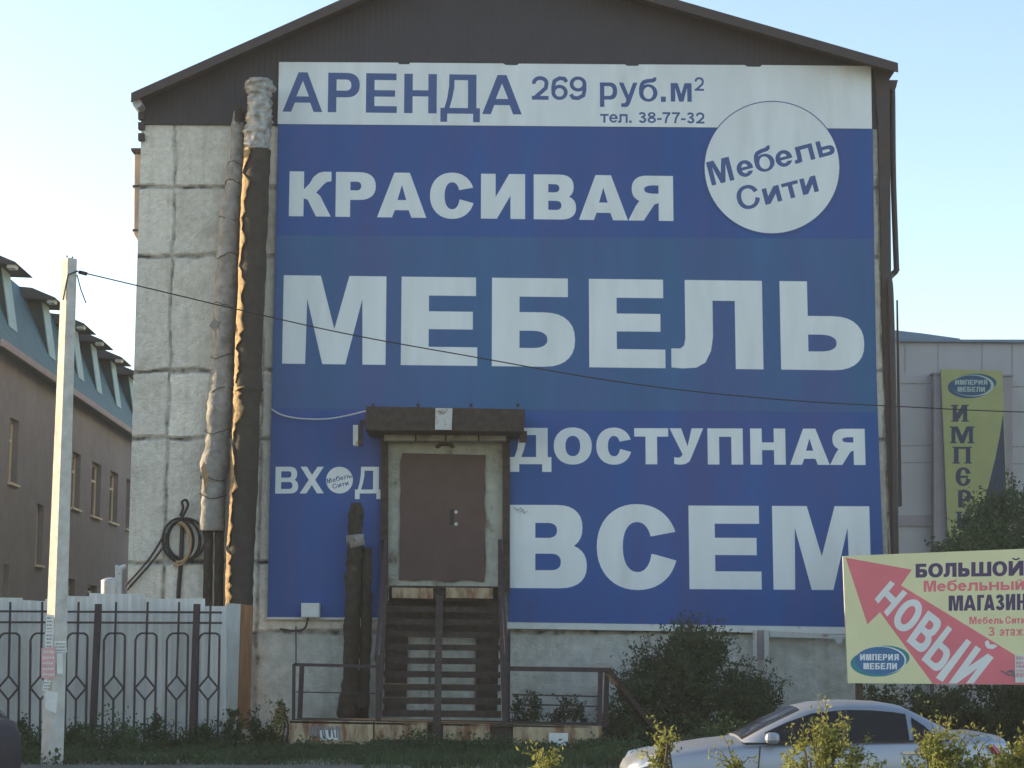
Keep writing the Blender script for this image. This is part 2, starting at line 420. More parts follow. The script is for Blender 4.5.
        g += [(1, [(1 - x, y) for x, y in ell(.5, .5, .5, .5, 0, 360, 28)]), (-1, ell(.5, .5, .5 - s, .5 - h, 0, 360, 22)), (-1, [(-.01, .32), (.3, .35), (.3, .65), (-.01, .68)]), (1, rect(.3, .42, 1 - s*.6, .42 + h*.85))]
    elif ch == 'а':
        A(ell(.44, .30, .44, .30, 0, 360, 24)); D(ell(.46, .30, .44 - s*.9, .30 - h*.8, 0, 360, 18))
        A(rect(.92 - s, 0, .92, .75)); g += stroke([(x * asp, y) for x, y in ell(.48, .66, .40, .26, 10, 165, 10)], w, asp)
    elif ch == 'ж':
        A(rect(.5 - s*.4, 0, .5 + s*.4, 1), [(0, 0), (s, 0), (.5, .55), (.5, .7), (.36, .5)], [(1, 0), (1 - s, 0), (.5, .55), (.5, .7), (.64, .5)], [(.02, 1), (s, 1), (.5, .6), (.5, .45), (.34, .5)], [(.98, 1), (1 - s, 1), (.5, .6), (.5, .45), (.66, .5)])
    elif ch == 'б':
        A(ell(.5, .36, .5, .36, 0, 360, 28)); D(ell(.5, .36, .5 - s, .36 - h*.75, 0, 360, 20))
        A([(0, .36), (0, .55), (.06, .74), (.18, .86), (.4, .92), (.72, .945), (.82, 1), (.95, 1), (.93, .86), (.8, .79), (.5, .77), (.3, .72), (.22, .62), (s, .42)])
    elif ch == '.': A(rect(0, 0, 1, 1))
    elif ch == '-': A(rect(0, 0, 1, 1))
    elif ch == '2':
        g += stroke([(w*.55, .68)] + [(x * asp, y) for x, y in ell(.5, .70, .5 - w/2/asp, .30 - w/2, 170, -20, 10)] + [(asp - w*.7, .5), (w*.75, w*.5)], w, asp)
        A(rect(0, 0, 1, w))
    elif ch in '3З':
        g += stroke([(x * asp, y) for x, y in ell(.47, .74, .46 - w/2/asp, .26 - w/2, 165, -80, 12)] , w, asp)
        g += stroke([(x * asp, y) for x, y in ell(.5, .28, .5 - w/2/asp, .28 - w/2, 80, -165, 12)], w, asp)
        A(rect(.3, .5 - w*.2, .6, .5 + w*.6))
    elif ch == '6':
        A(ell(.5, .32, .5, .32, 0, 360, 26)); D(ell(.5, .32, .5 - w/asp, .32 - w*.85, 0, 360, 18))
        g += stroke([(w/2, .34), (w/2, .55), (w*.8, .8), (asp*.5, 1 - w/2), (asp*.8, .9), (asp*.93, .76)], w, asp)
    elif ch == '9':
        g += [(q, [(1 - x, 1 - y) for x, y in p]) for q, p in glyph('6', s, h, asp)]
    elif ch == '8':
        A(ell(.5, .75, .45, .25, 0, 360, 24), ell(.5, .28, .5, .28, 0, 360, 24)); D(ell(.5, .75, .45 - w/asp, .25 - w*.9, 0, 360, 16), ell(.5, .28, .5 - w/asp, .28 - w*.9, 0, 360, 16))
    elif ch == '7':
        A(rect(0, 1 - w, 1, 1)); g += stroke([(asp - w*.5, 1 - w*.6), (asp*.52, .5), (asp*.38, 0)], w, asp)
    return g

class Sheet:
    """a flat printed sheet: polygons in picture order, later ones paint over earlier ones (one mesh, no overlaps)"""
    def __init__(s): s.polys = []
    def add(s, poly, m): s.polys.append((poly, m))
    def glyph(s, ch, quad, m, bg, stem, bar):
        (ax, ay), (bx, by), (cx, cy), (dx, dy) = quad      # TL TR BR BL
        wpx = math.hypot(bx - ax, by - ay) * .5 + math.hypot(cx - dx, cy - dy) * .5
        hpx = math.hypot(dx - ax, dy - ay) * .5 + math.hypot(cx - bx, cy - by) * .5
        for sg, poly in glyph(ch, stem / wpx, bar / hpx, wpx / hpx):
            q = []
            for u, v in poly:
                t = 1 - v
                q.append(((ax*(1-u) + bx*u)*(1-t) + (dx*(1-u) + cx*u)*t, (ay*(1-u) + by*u)*(1-t) + (dy*(1-u) + cy*u)*t))
            s.polys.append((q, m if sg > 0 else bg))
    def row(s, chars, ref, m, bg, stem, bar, lean=True):
        xa, ta, ba, xb, tb, bb = ref
        for item in chars:
            ch, x0, x1 = item[:3]
            dt, db = item[3:5] if len(item) > 3 else (0, 0)
            st_ = item[5] if len(item) > 5 else stem
            q = []
            for x, top in ((x0, 1), (x1, 1), (x1, 0), (x0, 0)):
                t = (x - xa) / (xb - xa); yt = ta + (tb - ta)*t + dt; yb_ = ba + (bb - ba)*t + db
                y = yt if top else yb_
                xx = x + ((x - 530) / 12400 * (y - (yt + yb_)/2) if lean else 0)
                q.append((xx, y))
            s.glyph(ch, q, m, bg, st_, bar)
    def local(s, chars, org, ang, scale, m, bg, stem, bar):
        """chars: (ch, u0, u1, v0, v1) along a baseline turned by ang degrees"""
        c, sn = cos(radians(ang)), sin(radians(ang))
        f = lambda u, v: (org[0] + (u*c - v*sn)*scale, org[1] - (u*sn + v*c)*scale)
        for ch, u0, u1, v0, v1 in chars:
            s.glyph(ch, [f(u0, v1), f(u1, v1), f(u1, v0), f(u0, v0)], m, bg, stem, bar)
    def mesh(s, to3d, mb, keep=None):
        vs = []; fs = []
        for poly, m in s.polys:
            area = sum(poly[i][0]*poly[(i+1) % len(poly)][1] - poly[(i+1) % len(poly)][0]*poly[i][1] for i in range(len(poly)))
            if area < 0: poly = poly[::-1]
            i = len(vs); vs += [Vector(p) for p in poly]; fs.append(list(range(i, i + len(poly))))
        V, E, Fc, ov, oe, of = delaunay_2d_cdt(vs, [], fs, 1, 1e-4)
        i0 = len(mb.v)
        mb.v += [to3d(v.x, v.y) for v in V]
        for f, o in zip(Fc, of):
            if not o: continue
            if 0 not in o: continue                       # only inside the sheet's own outline (polygon 0)
            m = s.polys[max(o)][1]
            if m is None: continue
            mb.f.append([i0 + k for k in reversed(f)]); mb.m.append(m)
        return mb

# ------------------------------------------------------------------ ground
def ground_z(x, y):
    if y < 23.6: return 0.0
    if y < 24.6: return .36 * (y - 23.6)
    if y < 26: return .36 + .06 * (y - 24.6) / 1.4
    if y < 33: return .42 - .14 * (y - 26) / 7
    return .28
YS = [-300, -60, -20, 0, 6, 10, 14, 18, 21, 23.6, 24.0, 24.6, 26, 27, 28, 29, 30, 31, 32, 33, 36, 45, 60, 100, 300]
XS = [-300, -200, -60, -30] + list(range(-20, 21, 1)) + [30, 60, 200, 300]
g = MB()
for y in YS:
    for x in XS:
        b = .05 * noise.noise(Vector((x * .7, y * .7, 0))) if 26 < y < 45 and abs(x) < 25 else 0
        g.v.append(Vector((x, y, ground_z(x, y) + b)))
for j in range(len(YS) - 1):
    for i in range(len(XS) - 1):
        a = j * len(XS) + i
        g.f.append([a, a + 1, a + 1 + len(XS), a + len(XS)]); g.m.append(0)
tag(g.build('ground', M['soil'], origin=(0, 0, 0)), kind='structure')
g = MB(); g.face([(-300, 16.2, .004), (300, 16.2, .004), (300, 23.5, .004), (-300, 23.5, .004)])
tag(g.build('road', M['asphalt'], origin=(0, 20, 0)), kind='structure')
g = MB(); g.box((-60, 23.45, -.1), (60, 23.62, .14))
tag(g.build('kerb', M['path'], origin=(0, 23.5, 0)), kind='structure')
g = MB(); g.prism([(-40, 24.65, .375), (-1.2, 24.65, .375), (-1.5, 25.25, .40), (-40, 25.25, .40)], (0, 0, .02))
tag(g.build('path', M['path'], origin=(-10, 25, .38)), kind='structure')

# added veil that lifts the dark tones: one closed box of scattering air
hz = MB(); hz.box((-310, -310, -1), (310, 310, 24))
hm = bpy.data.materials.new('tone_veil_air'); hm.use_nodes = True
hn = hm.node_tree.nodes; hn.remove(hn['Principled BSDF'])
pv = hn.new('ShaderNodeVolumePrincipled'); pv.inputs['Color'].default_value = (.92, .93, .95, 1); pv.inputs['Density'].default_value = .0006
hm.node_tree.links.new(pv.outputs[0], hn['Material Output'].inputs['Volume'])
tag(hz.build('tone_veil', hm, origin=(0, 0, 0)), kind='stuff')

# ------------------------------------------------------------------ the furniture-store building
YW = 33.0
XL, XR = P(131.5, 450, YW).x, P(894, 450, YW).x
GZ = .2
bld = thing('commercial_building', ((XL + XR)/2, YW, .28), 'grey concrete panel block with brown clad gable carrying the huge blue banner', 'building')
zE_l, zE_r = P(136, 100, YW).z, P(893, 70, YW).z      # eaves
APX = P(473, -45, YW)
zclad = P(140, 125, YW).z
# front wall as a dense relief: panels parted by rough mortar grooves
hj = [P(150, y, YW).z for y in (187, 256, 371, 438, 562, 632)]
vj = [P(170, 350, YW).x, P(262, 350, YW).x, P(430, 660, YW).x, P(648, 660, YW).x, P(884, 350, YW).x]
def relief(x, z):
    d = 0.0
    nx = noise.noise(Vector((x*2.1, z*2.1, 3))) * .05
    for q in hj:
        e = abs(z - q + nx*1.0 + .02*noise.noise(Vector((x*6, z*6, 9))))
        lim = .055 + .035*noise.noise(Vector((x*1.1, q, 0)))
        if e < lim: d = max(d, .042 * (1 - (e/lim)**2))
    for q in vj:
        e = abs(x - q + nx*.8 + .015*noise.noise(Vector((x*6, z*6, 5))))
        lim = .045 + .03*noise.noise(Vector((z*1.1, q, 7)))
        if e < lim: d = max(d, .034 * (1 - (e/lim)**2))
    d += .012 * noise.noise(Vector((x*3, z*3, 0))) + .006 * noise.noise(Vector((x*13, z*13, 2))) + .007 * noise.noise(Vector((x*27, z*27, 4)))
    return d
def wall_patch(mb, x0, x1, z0, z1, st):
    nx, nz = max(2, int((x1-x0)/st)), max(2, int((z1-z0)/st))
    i0 = len(mb.v)
    for j in range(nz + 1):
        for i in range(nx + 1):
            x = x0 + (x1-x0)*i/nx; z = z0 + (z1-z0)*j/nz
            mb.v.append(Vector((x, YW + relief(x, z), z)))
    for j in range(nz):
        for i in range(nx):
            a = i0 + j*(nx+1) + i
            mb.f.append([a, a+1, a+nx+2, a+nx+1])
            x = x0 + (x1-x0)*(i+.5)/nx; z = z0 + (z1-z0)*(j+.5)/nz
            mb.m.append(1 if z < hj[5] - .02 else 0)
xa, xb = P(272, 600, YW).x + .35, P(876, 300, YW).x - .35
zb = P(500, 620, YW).z + .4
w = MB()
wall_patch(w, XL, xa, GZ, zclad + .1, .026)
wall_patch(w, xa, xb, GZ, zb, .03)
wall_patch(w, xb, XR, GZ, zclad + .1, .035)
w.face([(xa, YW, zb), (xb, YW, zb), (xb, YW, zclad + .1), (xa, YW, zclad + .1)])
D_B = 34.0
w.face([(XL, YW + .06, GZ), (XL, YW + D_B, GZ), (XL, YW + D_B, zE_l), (XL, YW + .06, zE_l)])
w.face([(XR, YW + .06, GZ), (XR, YW + .06, zE_r), (XR, YW + D_B, zE_r), (XR, YW + D_B, GZ)])
w.face([(XL, YW + D_B, GZ), (XR, YW + D_B, GZ), (XR, YW + D_B, zE_r), (APX.x, YW + D_B, APX.z), (XL, YW + D_B, zE_l)])
w.face([(XL, YW + .06, GZ), (XL, YW + .06, zE_l), (XL, YW, zE_l - .2), (XL, YW, GZ)])
wob_ = w.build('wall', [M['concrete'], M['plaster']], bld)
at = wob_.data.color_attributes.new('mortar', 'FLOAT_COLOR', 'POINT')
for i, v in enumerate(w.v):
    d = v.y - YW
    q = max(0, min(1, (d - .012) / .03)) if d < .08 and (v.x < xa + .01 or v.x > xb - .01 or v.z < zb + .01) else 0
    pr_ = random.Random(sum(v.x > k for k in vj)*31 + sum(v.z > k for k in hj)*7).random()
    at.data[i].color = (q, .84 + .24*pr_, 0, 1)
# gable cladding
gy = YW - .05
w = MB()
zb_r = P(876, 129, YW).z
w.prism([(XL, gy, zclad), (XR - .15, gy, zb_r), (XR - .15, gy, zE_r + .05), (APX.x, gy, APX.z - .12), (XL, gy, zE_l + .02)], (0, .045, 0))
w.build('gable_cladding', M['brown_sheet'], bld)
# roof slopes with verge boards
for sgn, (ex, ez) in ((-1, (P(137, 101, YW).x, P(137, 97, YW - .5).z)), (1, (P(892, 70, YW).x, P(892, 67, YW - .5).z))):
    w = MB()
    a = Vector((APX.x, YW - .5, APX.z)); b = Vector((ex, YW - .5, ez))
    t = Vector((0, 0, .06))
    w.prism([a, b, b + t, a + t], (0, D_B + .8, 0))
    r = w.build('roof', M['roof'], bld)
    w = MB()
    w.prism([a + Vector((0, -.03, -.13)), b + Vector((0, -.03, -.11)), b + t + Vector((0, -.03, .01)), a + t + Vector((0, -.03, .01))], (0, .027, 0))
    w.build('verge_board', M['brown_trim'], r)
w = MB()   # left gutter with its brackets
p = P(137, 103, YW - .4)
w.tube([p, p + Vector((0, D_B, 0))], .09, 8)
gu = w.build('gutter', M['zinc'], bld)
for k, yy in enumerate((112, 122, 133)):
    w = MB(); w.px(138, yy, 144, yy + 7, YW - .1, .12)
    w.build('bracket', M['brown_trim'], gu)
w = MB(); w.pxp([(874, 68), (878.3, 129), (882.6, 310), (885.5, 400), (891.6, 550), (893, 640), (897, 640), (895.5, 550), (891.5, 310), (890, 129), (889.5, 69)], YW - .09, .085)
w.build('corner_trim', M['brown_trim'], bld)
# doorway
w = MB(); w.pxp([(386, 436), (386, 592), (505, 592), (505, 436)], YW - .09, .088)
w.build('door_surround', M['surround'], bld)
w = MB()
edge = [(402, 453), (486, 455)]
pts = [(402.5, 453)] + [(400.5 + rnd.uniform(-.8, .8) - k*.1, 462 + k*14) for k in range(8)] + [(399, 580)] + [(405 + k*9.5, 581 + rnd.uniform(-1.5, 2)) for k in range(8)] + [(484, 582)] + [(485.2 + rnd.uniform(-.9, .9), 572 - k*14) for k in range(8)] + [(486, 455)]
w.pxp(pts, YW - .13, .038)
w.px(459.6, 457, 460.3, 579, YW - .134, .003)
door = w.build('door', M['door_brown'], bld)
for yy in (512, 524):
    w = MB(); c = P(456, yy, YW - .16); w.tube([c, c + Vector((0, .028, 0))], .032, 10); w.build('lock', M['zinc'], door)
w = MB(); c = P(453, 516, YW - .145); w.box(c + Vector((-.06, 0, -.16)), c + Vector((.015, .012, .12)))
w.build('handle_plate', M['black_trim'], door)
w = MB()
w.tube([P(445 + 8*cos(a), 448 - 4*sin(a), YW - .11) for a in [pi*k/8 for k in range(9)]], .035, 6)
w.build('lamp_bracket', M['rust'], bld)

# vent duct on the left side wall
vd = thing('ventilation_duct', P(138, 240, YW + .6), 'tall beige vent duct with a flat cap on the left corner of the block', 'vent')
yv = YW + .35
w = MB(); w.pxp([(134.2, 154), (133.6, 234), (138, 241), (144, 243), (144, 154)], yv, .3)
w.build('duct', M['beige_metal'], vd, bevel=.02)
w = MB(); w.px(131, 148, 145, 150.5, yv - .1, .5); w.px(135, 150.6, 136, 154, yv + .05, .05); w.px(140, 150.6, 141, 154, yv + .05, .05)
w.build('cap', M['brown_trim'], vd)
for yy in (185, 229):
    w = MB(); w.px(132.5, yy, 144, yy + 2, yv - .02, .34); w.build('clamp', M['brown_trim'], vd)
# right downpipe with its bend
dp = thing('downpipe', P(893, 640, YW - .1), 'dark brown downpipe with a low elbow on the right corner of the block', 'downpipe')
yd = YW + .1
w = MB(); w.tube(resample([P(892.2, 84, yd), P(892.6, 100, yd), P(893.4, 180, yd), P(896.2, 262, yd), P(896.4, 270, yd), P(892, 275, yd), P(889.5, 279, yd - .15), P(891, 300, yd - .28), P(894, 420, yd - .28), P(897, 640, yd - .28)], 60), .055, 8)
w.build('pipe', M['brown_trim'], dp, smooth=True)
w = MB(); w.pxp([(890, 80), (898, 80), (896, 88), (893, 92), (890, 88)], yd - .12, .24)
w.build('funnel', M['brown_trim'], dp)
w = MB(); w.pxp([(896.5, 300), (898, 300), (902, 506), (898.5, 507)], YW + .5, .03)
tag(w.build('metal_strip', M['brown_trim']), 'thin dark metal strip hanging loose beside the right corner below the downpipe elbow', 'flashing')

# ------------------------------------------------------------------ banners
YB = YW - .10
sh = Sheet()
WHT, BLU, INK = 0, 1, 2
outline = [(278.3, 120), (278, 124.3), (870, 129), (872.8, 129.2), (874.4, 260), (876.6, 380), (881, 500), (886, 627.5), (508.5, 622), (508.5, 409), (381, 408), (380.5, 617.5), (267.3, 617), (270.5, 450), (274, 300)]
outline = outline[1:]
BCX, BCY = 772, 167.5
base = outline[:1] + [(700, 127.6)] + ell(BCX, BCY, 68.3, 66.5, 145, 35, 30) [0:0] + outline[1:]
sh.add([(278, 100)] + [(872.8, 100)] + outline[2:], None)         # polygon 0: working area, shown only where painted later
sh.add(outline, BLU)
FAD, SEAM = 3, 4
def xl_(y): return 278 - (y - 124)*.0212
def xr_(y): return 872.8 + (y - 129)*.0153 - .2
sh.add([(xl_(236) + .6, 234.5), (xr_(238) - .6, 238.5), (xr_(412) - .6, 412.5), (xl_(408) + .6, 408.5)], FAD)
for ya, yb2 in ((234.5, 238.5), (408.5, 412.5)):
    sh.add([(xl_(ya) + .6, ya), (xr_(yb2) - .6, yb2), (xr_(yb2) - .6, yb2 + .45), (xl_(ya) + .6, ya + .45)], SEAM)
for xa_s in (398, 524, 650, 772):
    sh.add([(xa_s, 130), (xa_s + .3, 130), (xa_s + .3 + (xa_s - 530)*.0085, 234.8), (xa_s + (xa_s - 530)*.0085, 234.8)], SEAM)
sh.row([('К', 289.2, 331.2), ('Р', 335.7, 375.7), ('А', 377.3, 426.5), ('С', 430, 474.3), ('И', 481, 525.1), ('В', 533.7, 576), ('А', 578.9, 627.8), ('Я', 628.2, 673.2)], (289, 171.3, 216.1, 673, 176, 221), WHT, BLU, 14.6, 9.6)
sh.row([('М', 282.9, 386, 0, 0, 23), ('Е', 401.2, 477.4), ('Б', 491.9, 575), ('Е', 589.1, 665), ('Л', 671, 762.7), ('Ь', 780.3, 863.8)], (283, 275.2, 363.6, 864, 282, 370.6), WHT, FAD, 27.6, 18.6)
# stems of М are narrower
sh.row([('Д', 510, 551.4, 0, 8), ('О', 553.8, 591.8), ('С', 596.3, 631.7), ('Т', 634.3, 668.3), ('У', 669.7, 703.4), ('П', 707.6, 742.9), ('Н', 750.3, 785.5), ('А', 789.8, 829.3), ('Я', 829.7, 865.1)], (510, 427.8, 463.8, 865, 428.8, 465), WHT, BLU, 11.6, 8.4)
sh.row([('В', 509.3, 586.8), ('С', 596.8, 677.7), ('Е', 689, 761), ('М', 772.8, 870.4, 0, 0, 21.5)], (510, 504.8, 588, 870, 506.3, 590.2), WHT, BLU, 26, 18)
sh.row([('В', 275.4, 298.3), ('Х', 299.9, 324), ('Д', 355.1, 381.2, 0, 6)], (275, 466.7, 493.6, 381, 466.8, 493), WHT, BLU, 5.8, 4.6)
sh.add(ell(339.5, 480.1, 13.4, 13.4, 0, 360, 40), WHT)
def mebel_siti(org1, org2, sc, m, bg, st, br, k=1 / 5.12):
    sh.local([('М', 0, 120, 0, 123), ('е', 143, 228, 0, 86), ('б', 240, 342, 0, 128), ('е', 348, 435, 0, 86), ('л', 442, 548, 0, 84), ('ь', 568, 655, 0, 84)], org1, 14.5, sc * k, m, bg, st, br)
    sh.local([('С', 12, 130, 2, 122), ('и', 147, 236, 0, 84), ('т', 249, 336, 0, 84), ('и', 346, 430, 0, 84)], org2, 14.5, sc * k, m, bg, st, br)
s2 = 13.4 / 67
mebel_siti((339.5 + (711.9 - BCX)*s2, 480.1 + (185.7 - BCY)*s2), (339.5 + (737.8 - BCX)*s2, 480.1 + (212.2 - BCY)*s2), s2, INK, WHT, .9, .68)
mb = sh.mesh(lambda x, y: P(x, y, YB), MB())
ban = thing('furniture_banner', P(575, 620, YB), 'huge blue furniture store banner with giant white lettering and a round white emblem', 'banner')
mb.build('printed_sheet', [M['banner_white'], M['banner_blue'], M['blue_ink'], M['banner_blue_faded'], M['banner_seam']], ban)
w = MB(); w.pxp(outline[:2] + [(872.8, 129.2), (874.4, 260), (876.6, 380), (881, 500), (886, 627.5), (508.5, 622), (508.5, 409), (381, 408), (380.5, 617.5), (267.3, 617)], YB + .004, .05)
w.build('backing_board', M['trim_white'], ban)
w = MB(); w.pxp([(267, 617.2), (267, 619.4), (380.5, 619.8), (380.5, 617.7)], YB - .02, .05)
w.build('bottom_strip', M['trim_white'], ban)
w = MB(); w.pxp([(507, 622.2), (507, 628.5), (845, 634), (887, 634.6), (887, 627.7)], YB - .03, .07)
w.build('bottom_strip', M['trim_white'], ban)
w = MB()   # sprayed scrawl on the corner of a letter
for a, b_ in (((514, 507), (519, 511)), ((516, 511), (522, 507)), ((521, 508), (525, 513)), ((523, 513), (528, 511)), ((519, 513), (524, 509.5))):
    w.bar(P(*a, YB - .006), P(*b_, YB - .006), .018, .004)
w.build('scrawl', M['ink_grey'], ban)

sh = Sheet()
sh.add([(279, 62), (398, 62.6), (399, 64.2), (409, 64.3), (410, 62.7), (503, 63.4), (506, 65), (517, 65.2), (519, 63.6), (625, 64.4), (627, 65.8), (638, 65.9), (639, 64.4), (745, 65), (747, 66.6), (760, 66.8), (762, 65), (871, 66), (872, 128.7), (277.6, 124.0)], 0)
sh.row([('А', 282.9, 322.6), ('Р', 328, 359.7), ('Е', 366, 397), ('Н', 404.2, 436.8), ('Д', 440.5, 480, 0, 8.3), ('А', 482.2, 521.8)], (283, 72, 111.6, 522, 75.3, 114.5), 1, 0, 8.5, 6.7)
sh.row([('2', 531.8, 548.6), ('6', 551.3, 567.7), ('9', 569.6, 586.5)], (532, 76, 99.7, 586, 76.5, 100.2), 1, 0, 3.9, 3.9)
sh.row([('р', 599.9, 617.2, 0, 6), ('у', 618.9, 637.5, 0, 6), ('б', 639, 657.5, -5.6, .4), ('.', 660.9, 665.8, 13.6, .4), ('м', 670.7, 691.7)], (600, 82.4, 100.9, 692, 83.2, 101.8), 1, 0, 4.4, 3.7)
sh.row([('2', 694.6, 703.9)], (694, 77.1, 90.8, 704, 77.2, 90.9), 1, 0, 2.1, 2.1)
sh.row([('т', 600.1, 608.7, 2.2, 0), ('е', 609.2, 617.7, 2.2, 0), ('л', 618, 627.7, 2.2, 0), ('.', 629.2, 631.6, 8.6, 0), ('3', 638.5, 646.3), ('8', 647.5, 656), ('-', 657, 661.6, 6, -3.2), ('7', 662.4, 670.5), ('7', 671.9, 680), ('-', 681, 685.6, 6, -3.2), ('3', 686.8, 694.4), ('2', 696, 704.4)], (600, 111.7, 122.6, 704, 112.4, 123.6), 1, 0, 2.1, 1.9)
mb = sh.mesh(lambda x, y: P(x, y, YB - .012), MB())
rb = thing('rental_banner', P(575, 125, YB - .012), 'long white rent notice banner with blue lettering along the top of the facade', 'banner')
mb.build('printed_sheet', [M['banner_white'], M['blue_ink']], rb)
w = MB(); w.pxp([(279.3, 67), (277.8, 123.6), (694, 127.2), (740, 108), (772, 101), (804, 108), (840, 128.2), (871.8, 128.5), (870.8, 67)], YB - .009, .006)
w.build('backing_board', M['trim_white'], rb)
# the round emblem is a disc of its own laid over the seam of the two sheets
sh = Sheet()
sh.add(ell(BCX, BCY, 68.3, 66.7, 0, 360, 72), 1)
sh.add(ell(BCX, BCY, 67.3, 65.7, 0, 360, 72), 0)
mebel_siti((711.9, 185.7), (737.8, 212.2), 1.0, 1, 0, 4.7, 3.5)
mb = sh.mesh(lambda x, y: P(x, y, YB - .016), MB())
mb.build('emblem', [M['banner_white'], M['blue_ink']], ban)

# ------------------------------------------------------------------ entrance canopy
YC = YW - 1.1
can = thing('entrance_canopy', P(445, 590, YC), 'dark brown flat canopy over the entrance door with a rusty white panel', 'canopy')
w = MB(); w.pxp([(366, 406), (365, 430.5), (524, 432), (525, 409)], YC, 1.0)
w.build('roof_box', M['rust'], can, bevel=.02)
w = MB(); w.pxp([(384, 431.5), (384, 440.5), (506, 440.5), (506, 433)], YC + .6, .35)
w.build('soffit_panel', M['surround'], can)
for x in (415, 445, 478):
    w = MB(); w.px(x, 431, x + 1.5, 441, YC + .58, .02); w.build('soffit_rib', M['rust'], can)
w = MB(); w.pxp([(435.5, 408), (435, 429.5), (451.5, 429.8), (452.5, 408.3)], YC - .04, .038)
w.build('light_panel', M['white_paint'], can)
for x in (384.5, 506.5):
    w = MB(); w.px(x - 4, 441, x + 3.4, 592, YW - .22, .1)
    w.build('post', M['rust'], can)
for x in (373, 418, 471, 518):
    w = MB(); w.px(x - 1.5, 403.5, x + 1.5, 406.5, YC + .1, .08); w.build('bolt', M['rust'], can)
w = MB(); w.px(519, 431, 527, 442, YC + .3, .12); w.build('bracket', M['rust'], can)
w = MB(); w.pxp([(353, 425), (353, 445), (358, 446), (358, 425)], YC + .1, .12)
fl = thing('floodlight', P(356, 445, YC + .2), 'small rusty floodlight hanging at the left end of the entrance canopy', 'lamp')
w.build('housing', M['white_paint'], fl)
w = MB(); w.px(358.2, 424, 362, 446, YC + .12, .1); w.px(360, 420, 367, 424, YC + .16, .05)
w.build('bracket', M['rust'], fl)

# ------------------------------------------------------------------ stairs
YT, YBm = YW - .95, YW - 3.3      # landing front edge / flight foot
st = thing('metal_staircase', P(443, 765, YBm), 'steep dark rusty open-riser stair rising to the brown entrance door', 'staircase')
w = MB(); w.pxp([(389, 585.4), (389, 587.4), (498, 588.4), (498, 586.4)], YT + .01, .8)
w.build('landing_deck', M['rust'], st)
for x0, x1 in ((392, 433), (446, 493)):
    w = MB(); w.pxp([(x0, 587.5), (x0, 597.8), (x1, 598.6), (x1, 588.2)], YT, .06)
    w.build('landing_panel', M['yellow'], st)
w = MB(); w.pxp([(389, 588), (389, 600), (498, 601), (498, 589)], YT + .07, .05)
w.build('landing_beam', M['rust'], st)
ty = [606, 618.5, 631, 644, 657.5, 671, 684, 697.5, 710.5]
for k, yy in enumerate(ty):
    f = (k + 1) / (len(ty) + 1)
    Y = YT + (YBm + .25 - YT) * f
    w = MB()
    a = P(387.5 - 6*f, yy, Y); b = P(498.5 + 3*f, yy + 1.2, Y)
    w.prism([a, b, b + Vector((0, .26, .002)), a + Vector((0, .26, .002))], (0, 0, -.10))
    w.build('tread', M['rust'], st)
for x0, x1 in ((386, 378), (500, 505)):
    w = MB()
    a = P(x0, 590, YT); b = P(x1, 722, YBm + .15)
    w.bar(a, b, .07, .24); w.build('stringer', M['rust'], st)
    w = MB()
    w.bar(P(x0, 541, YT), P(x0, 590, YT), .07); w.build('railing_post', M['iron'], st)
    w = MB(); w.bar(P(x0, 541, YT), P(x0 + (8 if x0 < 450 else -8)*0, 541, YW - .2), .06)
    w.build('top_rail', M['iron'], st)
    w = MB()
    w.bar(P(x0, 541, YT), P(x1 - (2 if x0 < 450 else -2), 660, YBm + .1), .055); w.build('handrail', M['iron'], st)
    w = MB(); w.bar(P(x1, 655, YBm + .1), P(x1, 765, YBm + .1), .075)
    w.build('newel_post', M['iron'], st)
w = MB(); w.bar(P(439.5, 597, YT - .02), P(437.5, 716, YBm - .06), .12, .06); w.bar(P(437.2, 710, YBm - .09), P(435.5, 768, YBm - .09), .13, .08)
w.build('centre_bar', M['rust'], st)
pp = thing('loading_platform', P(445, 748, YBm), 'low rusty platform with yellow edge beams and thin rails at the stair foot', 'platform')
for seg in ([(289.5, 720.5), (289.5, 743.8), (373, 744.5), (373, 721.5)], [(374.5, 721.8), (374.5, 739.5), (427, 740), (427, 722.8)], [(443, 723.2), (443, 740.5), (490, 741), (490, 724.2)], [(513, 724.8), (513, 746), (602, 748), (602, 726.2)]):
    w = MB(); w.pxp(seg, YBm, .07); b = w.build('edge_beam', M['yellow'], pp)
    if seg[0][0] in (289.5, 513):
        x = 320 if seg[0][0] < 300 else 560
        w = MB()
        if x < 400:
            for k in range(11):
                w.bar(P(310 + k*2.9 + rnd.uniform(-1, 1), 726 + rnd.uniform(-1, 2), YBm - .006), P(312 + k*2.7 + rnd.uniform(-1.5, 1.5), 738 + rnd.uniform(-3, 2), YBm - .006), .028, .004)
            w.build('scrawl', M['ink_grey'], b)
        w = MB(); w.px(x if x < 400 else 549, 730 if x < 400 else 733, (x + 18) if x < 400 else 568, 740 if x < 400 else 746, YBm - .004, .003)
        w.build('pale_patch', M['paper'], b)
w = MB(); w.pxp([(373, 721), (373, 748), (602, 750), (602, 726)], YBm + .072, .06)
w.build('rear_beam', M['rust'], pp)
a, b = P(290, 721, YBm), P(602, 726.5, YBm)
w = MB(); w.prism([a, b, b + Vector((0, 1.5, 0)), a + Vector((0, 1.5, 0))], (0, 0, -.03)); w.build('deck', M['rust'], pp)
for x in (297, 372, 500, 598):
    w = MB(); w.px(x - 2.6, 744, x + 2.6, 775, YBm + .14, .1); w.build('leg', M['rust'], pp)
for yy, x0, x1 in ((752, 372, 500), (762, 372, 500)):
    w = MB(); w.px(x0, yy, x1, yy + 3, YBm + .1 - (yy - 752)*.02, .22); w.build('lower_step', M['rust'], pp)
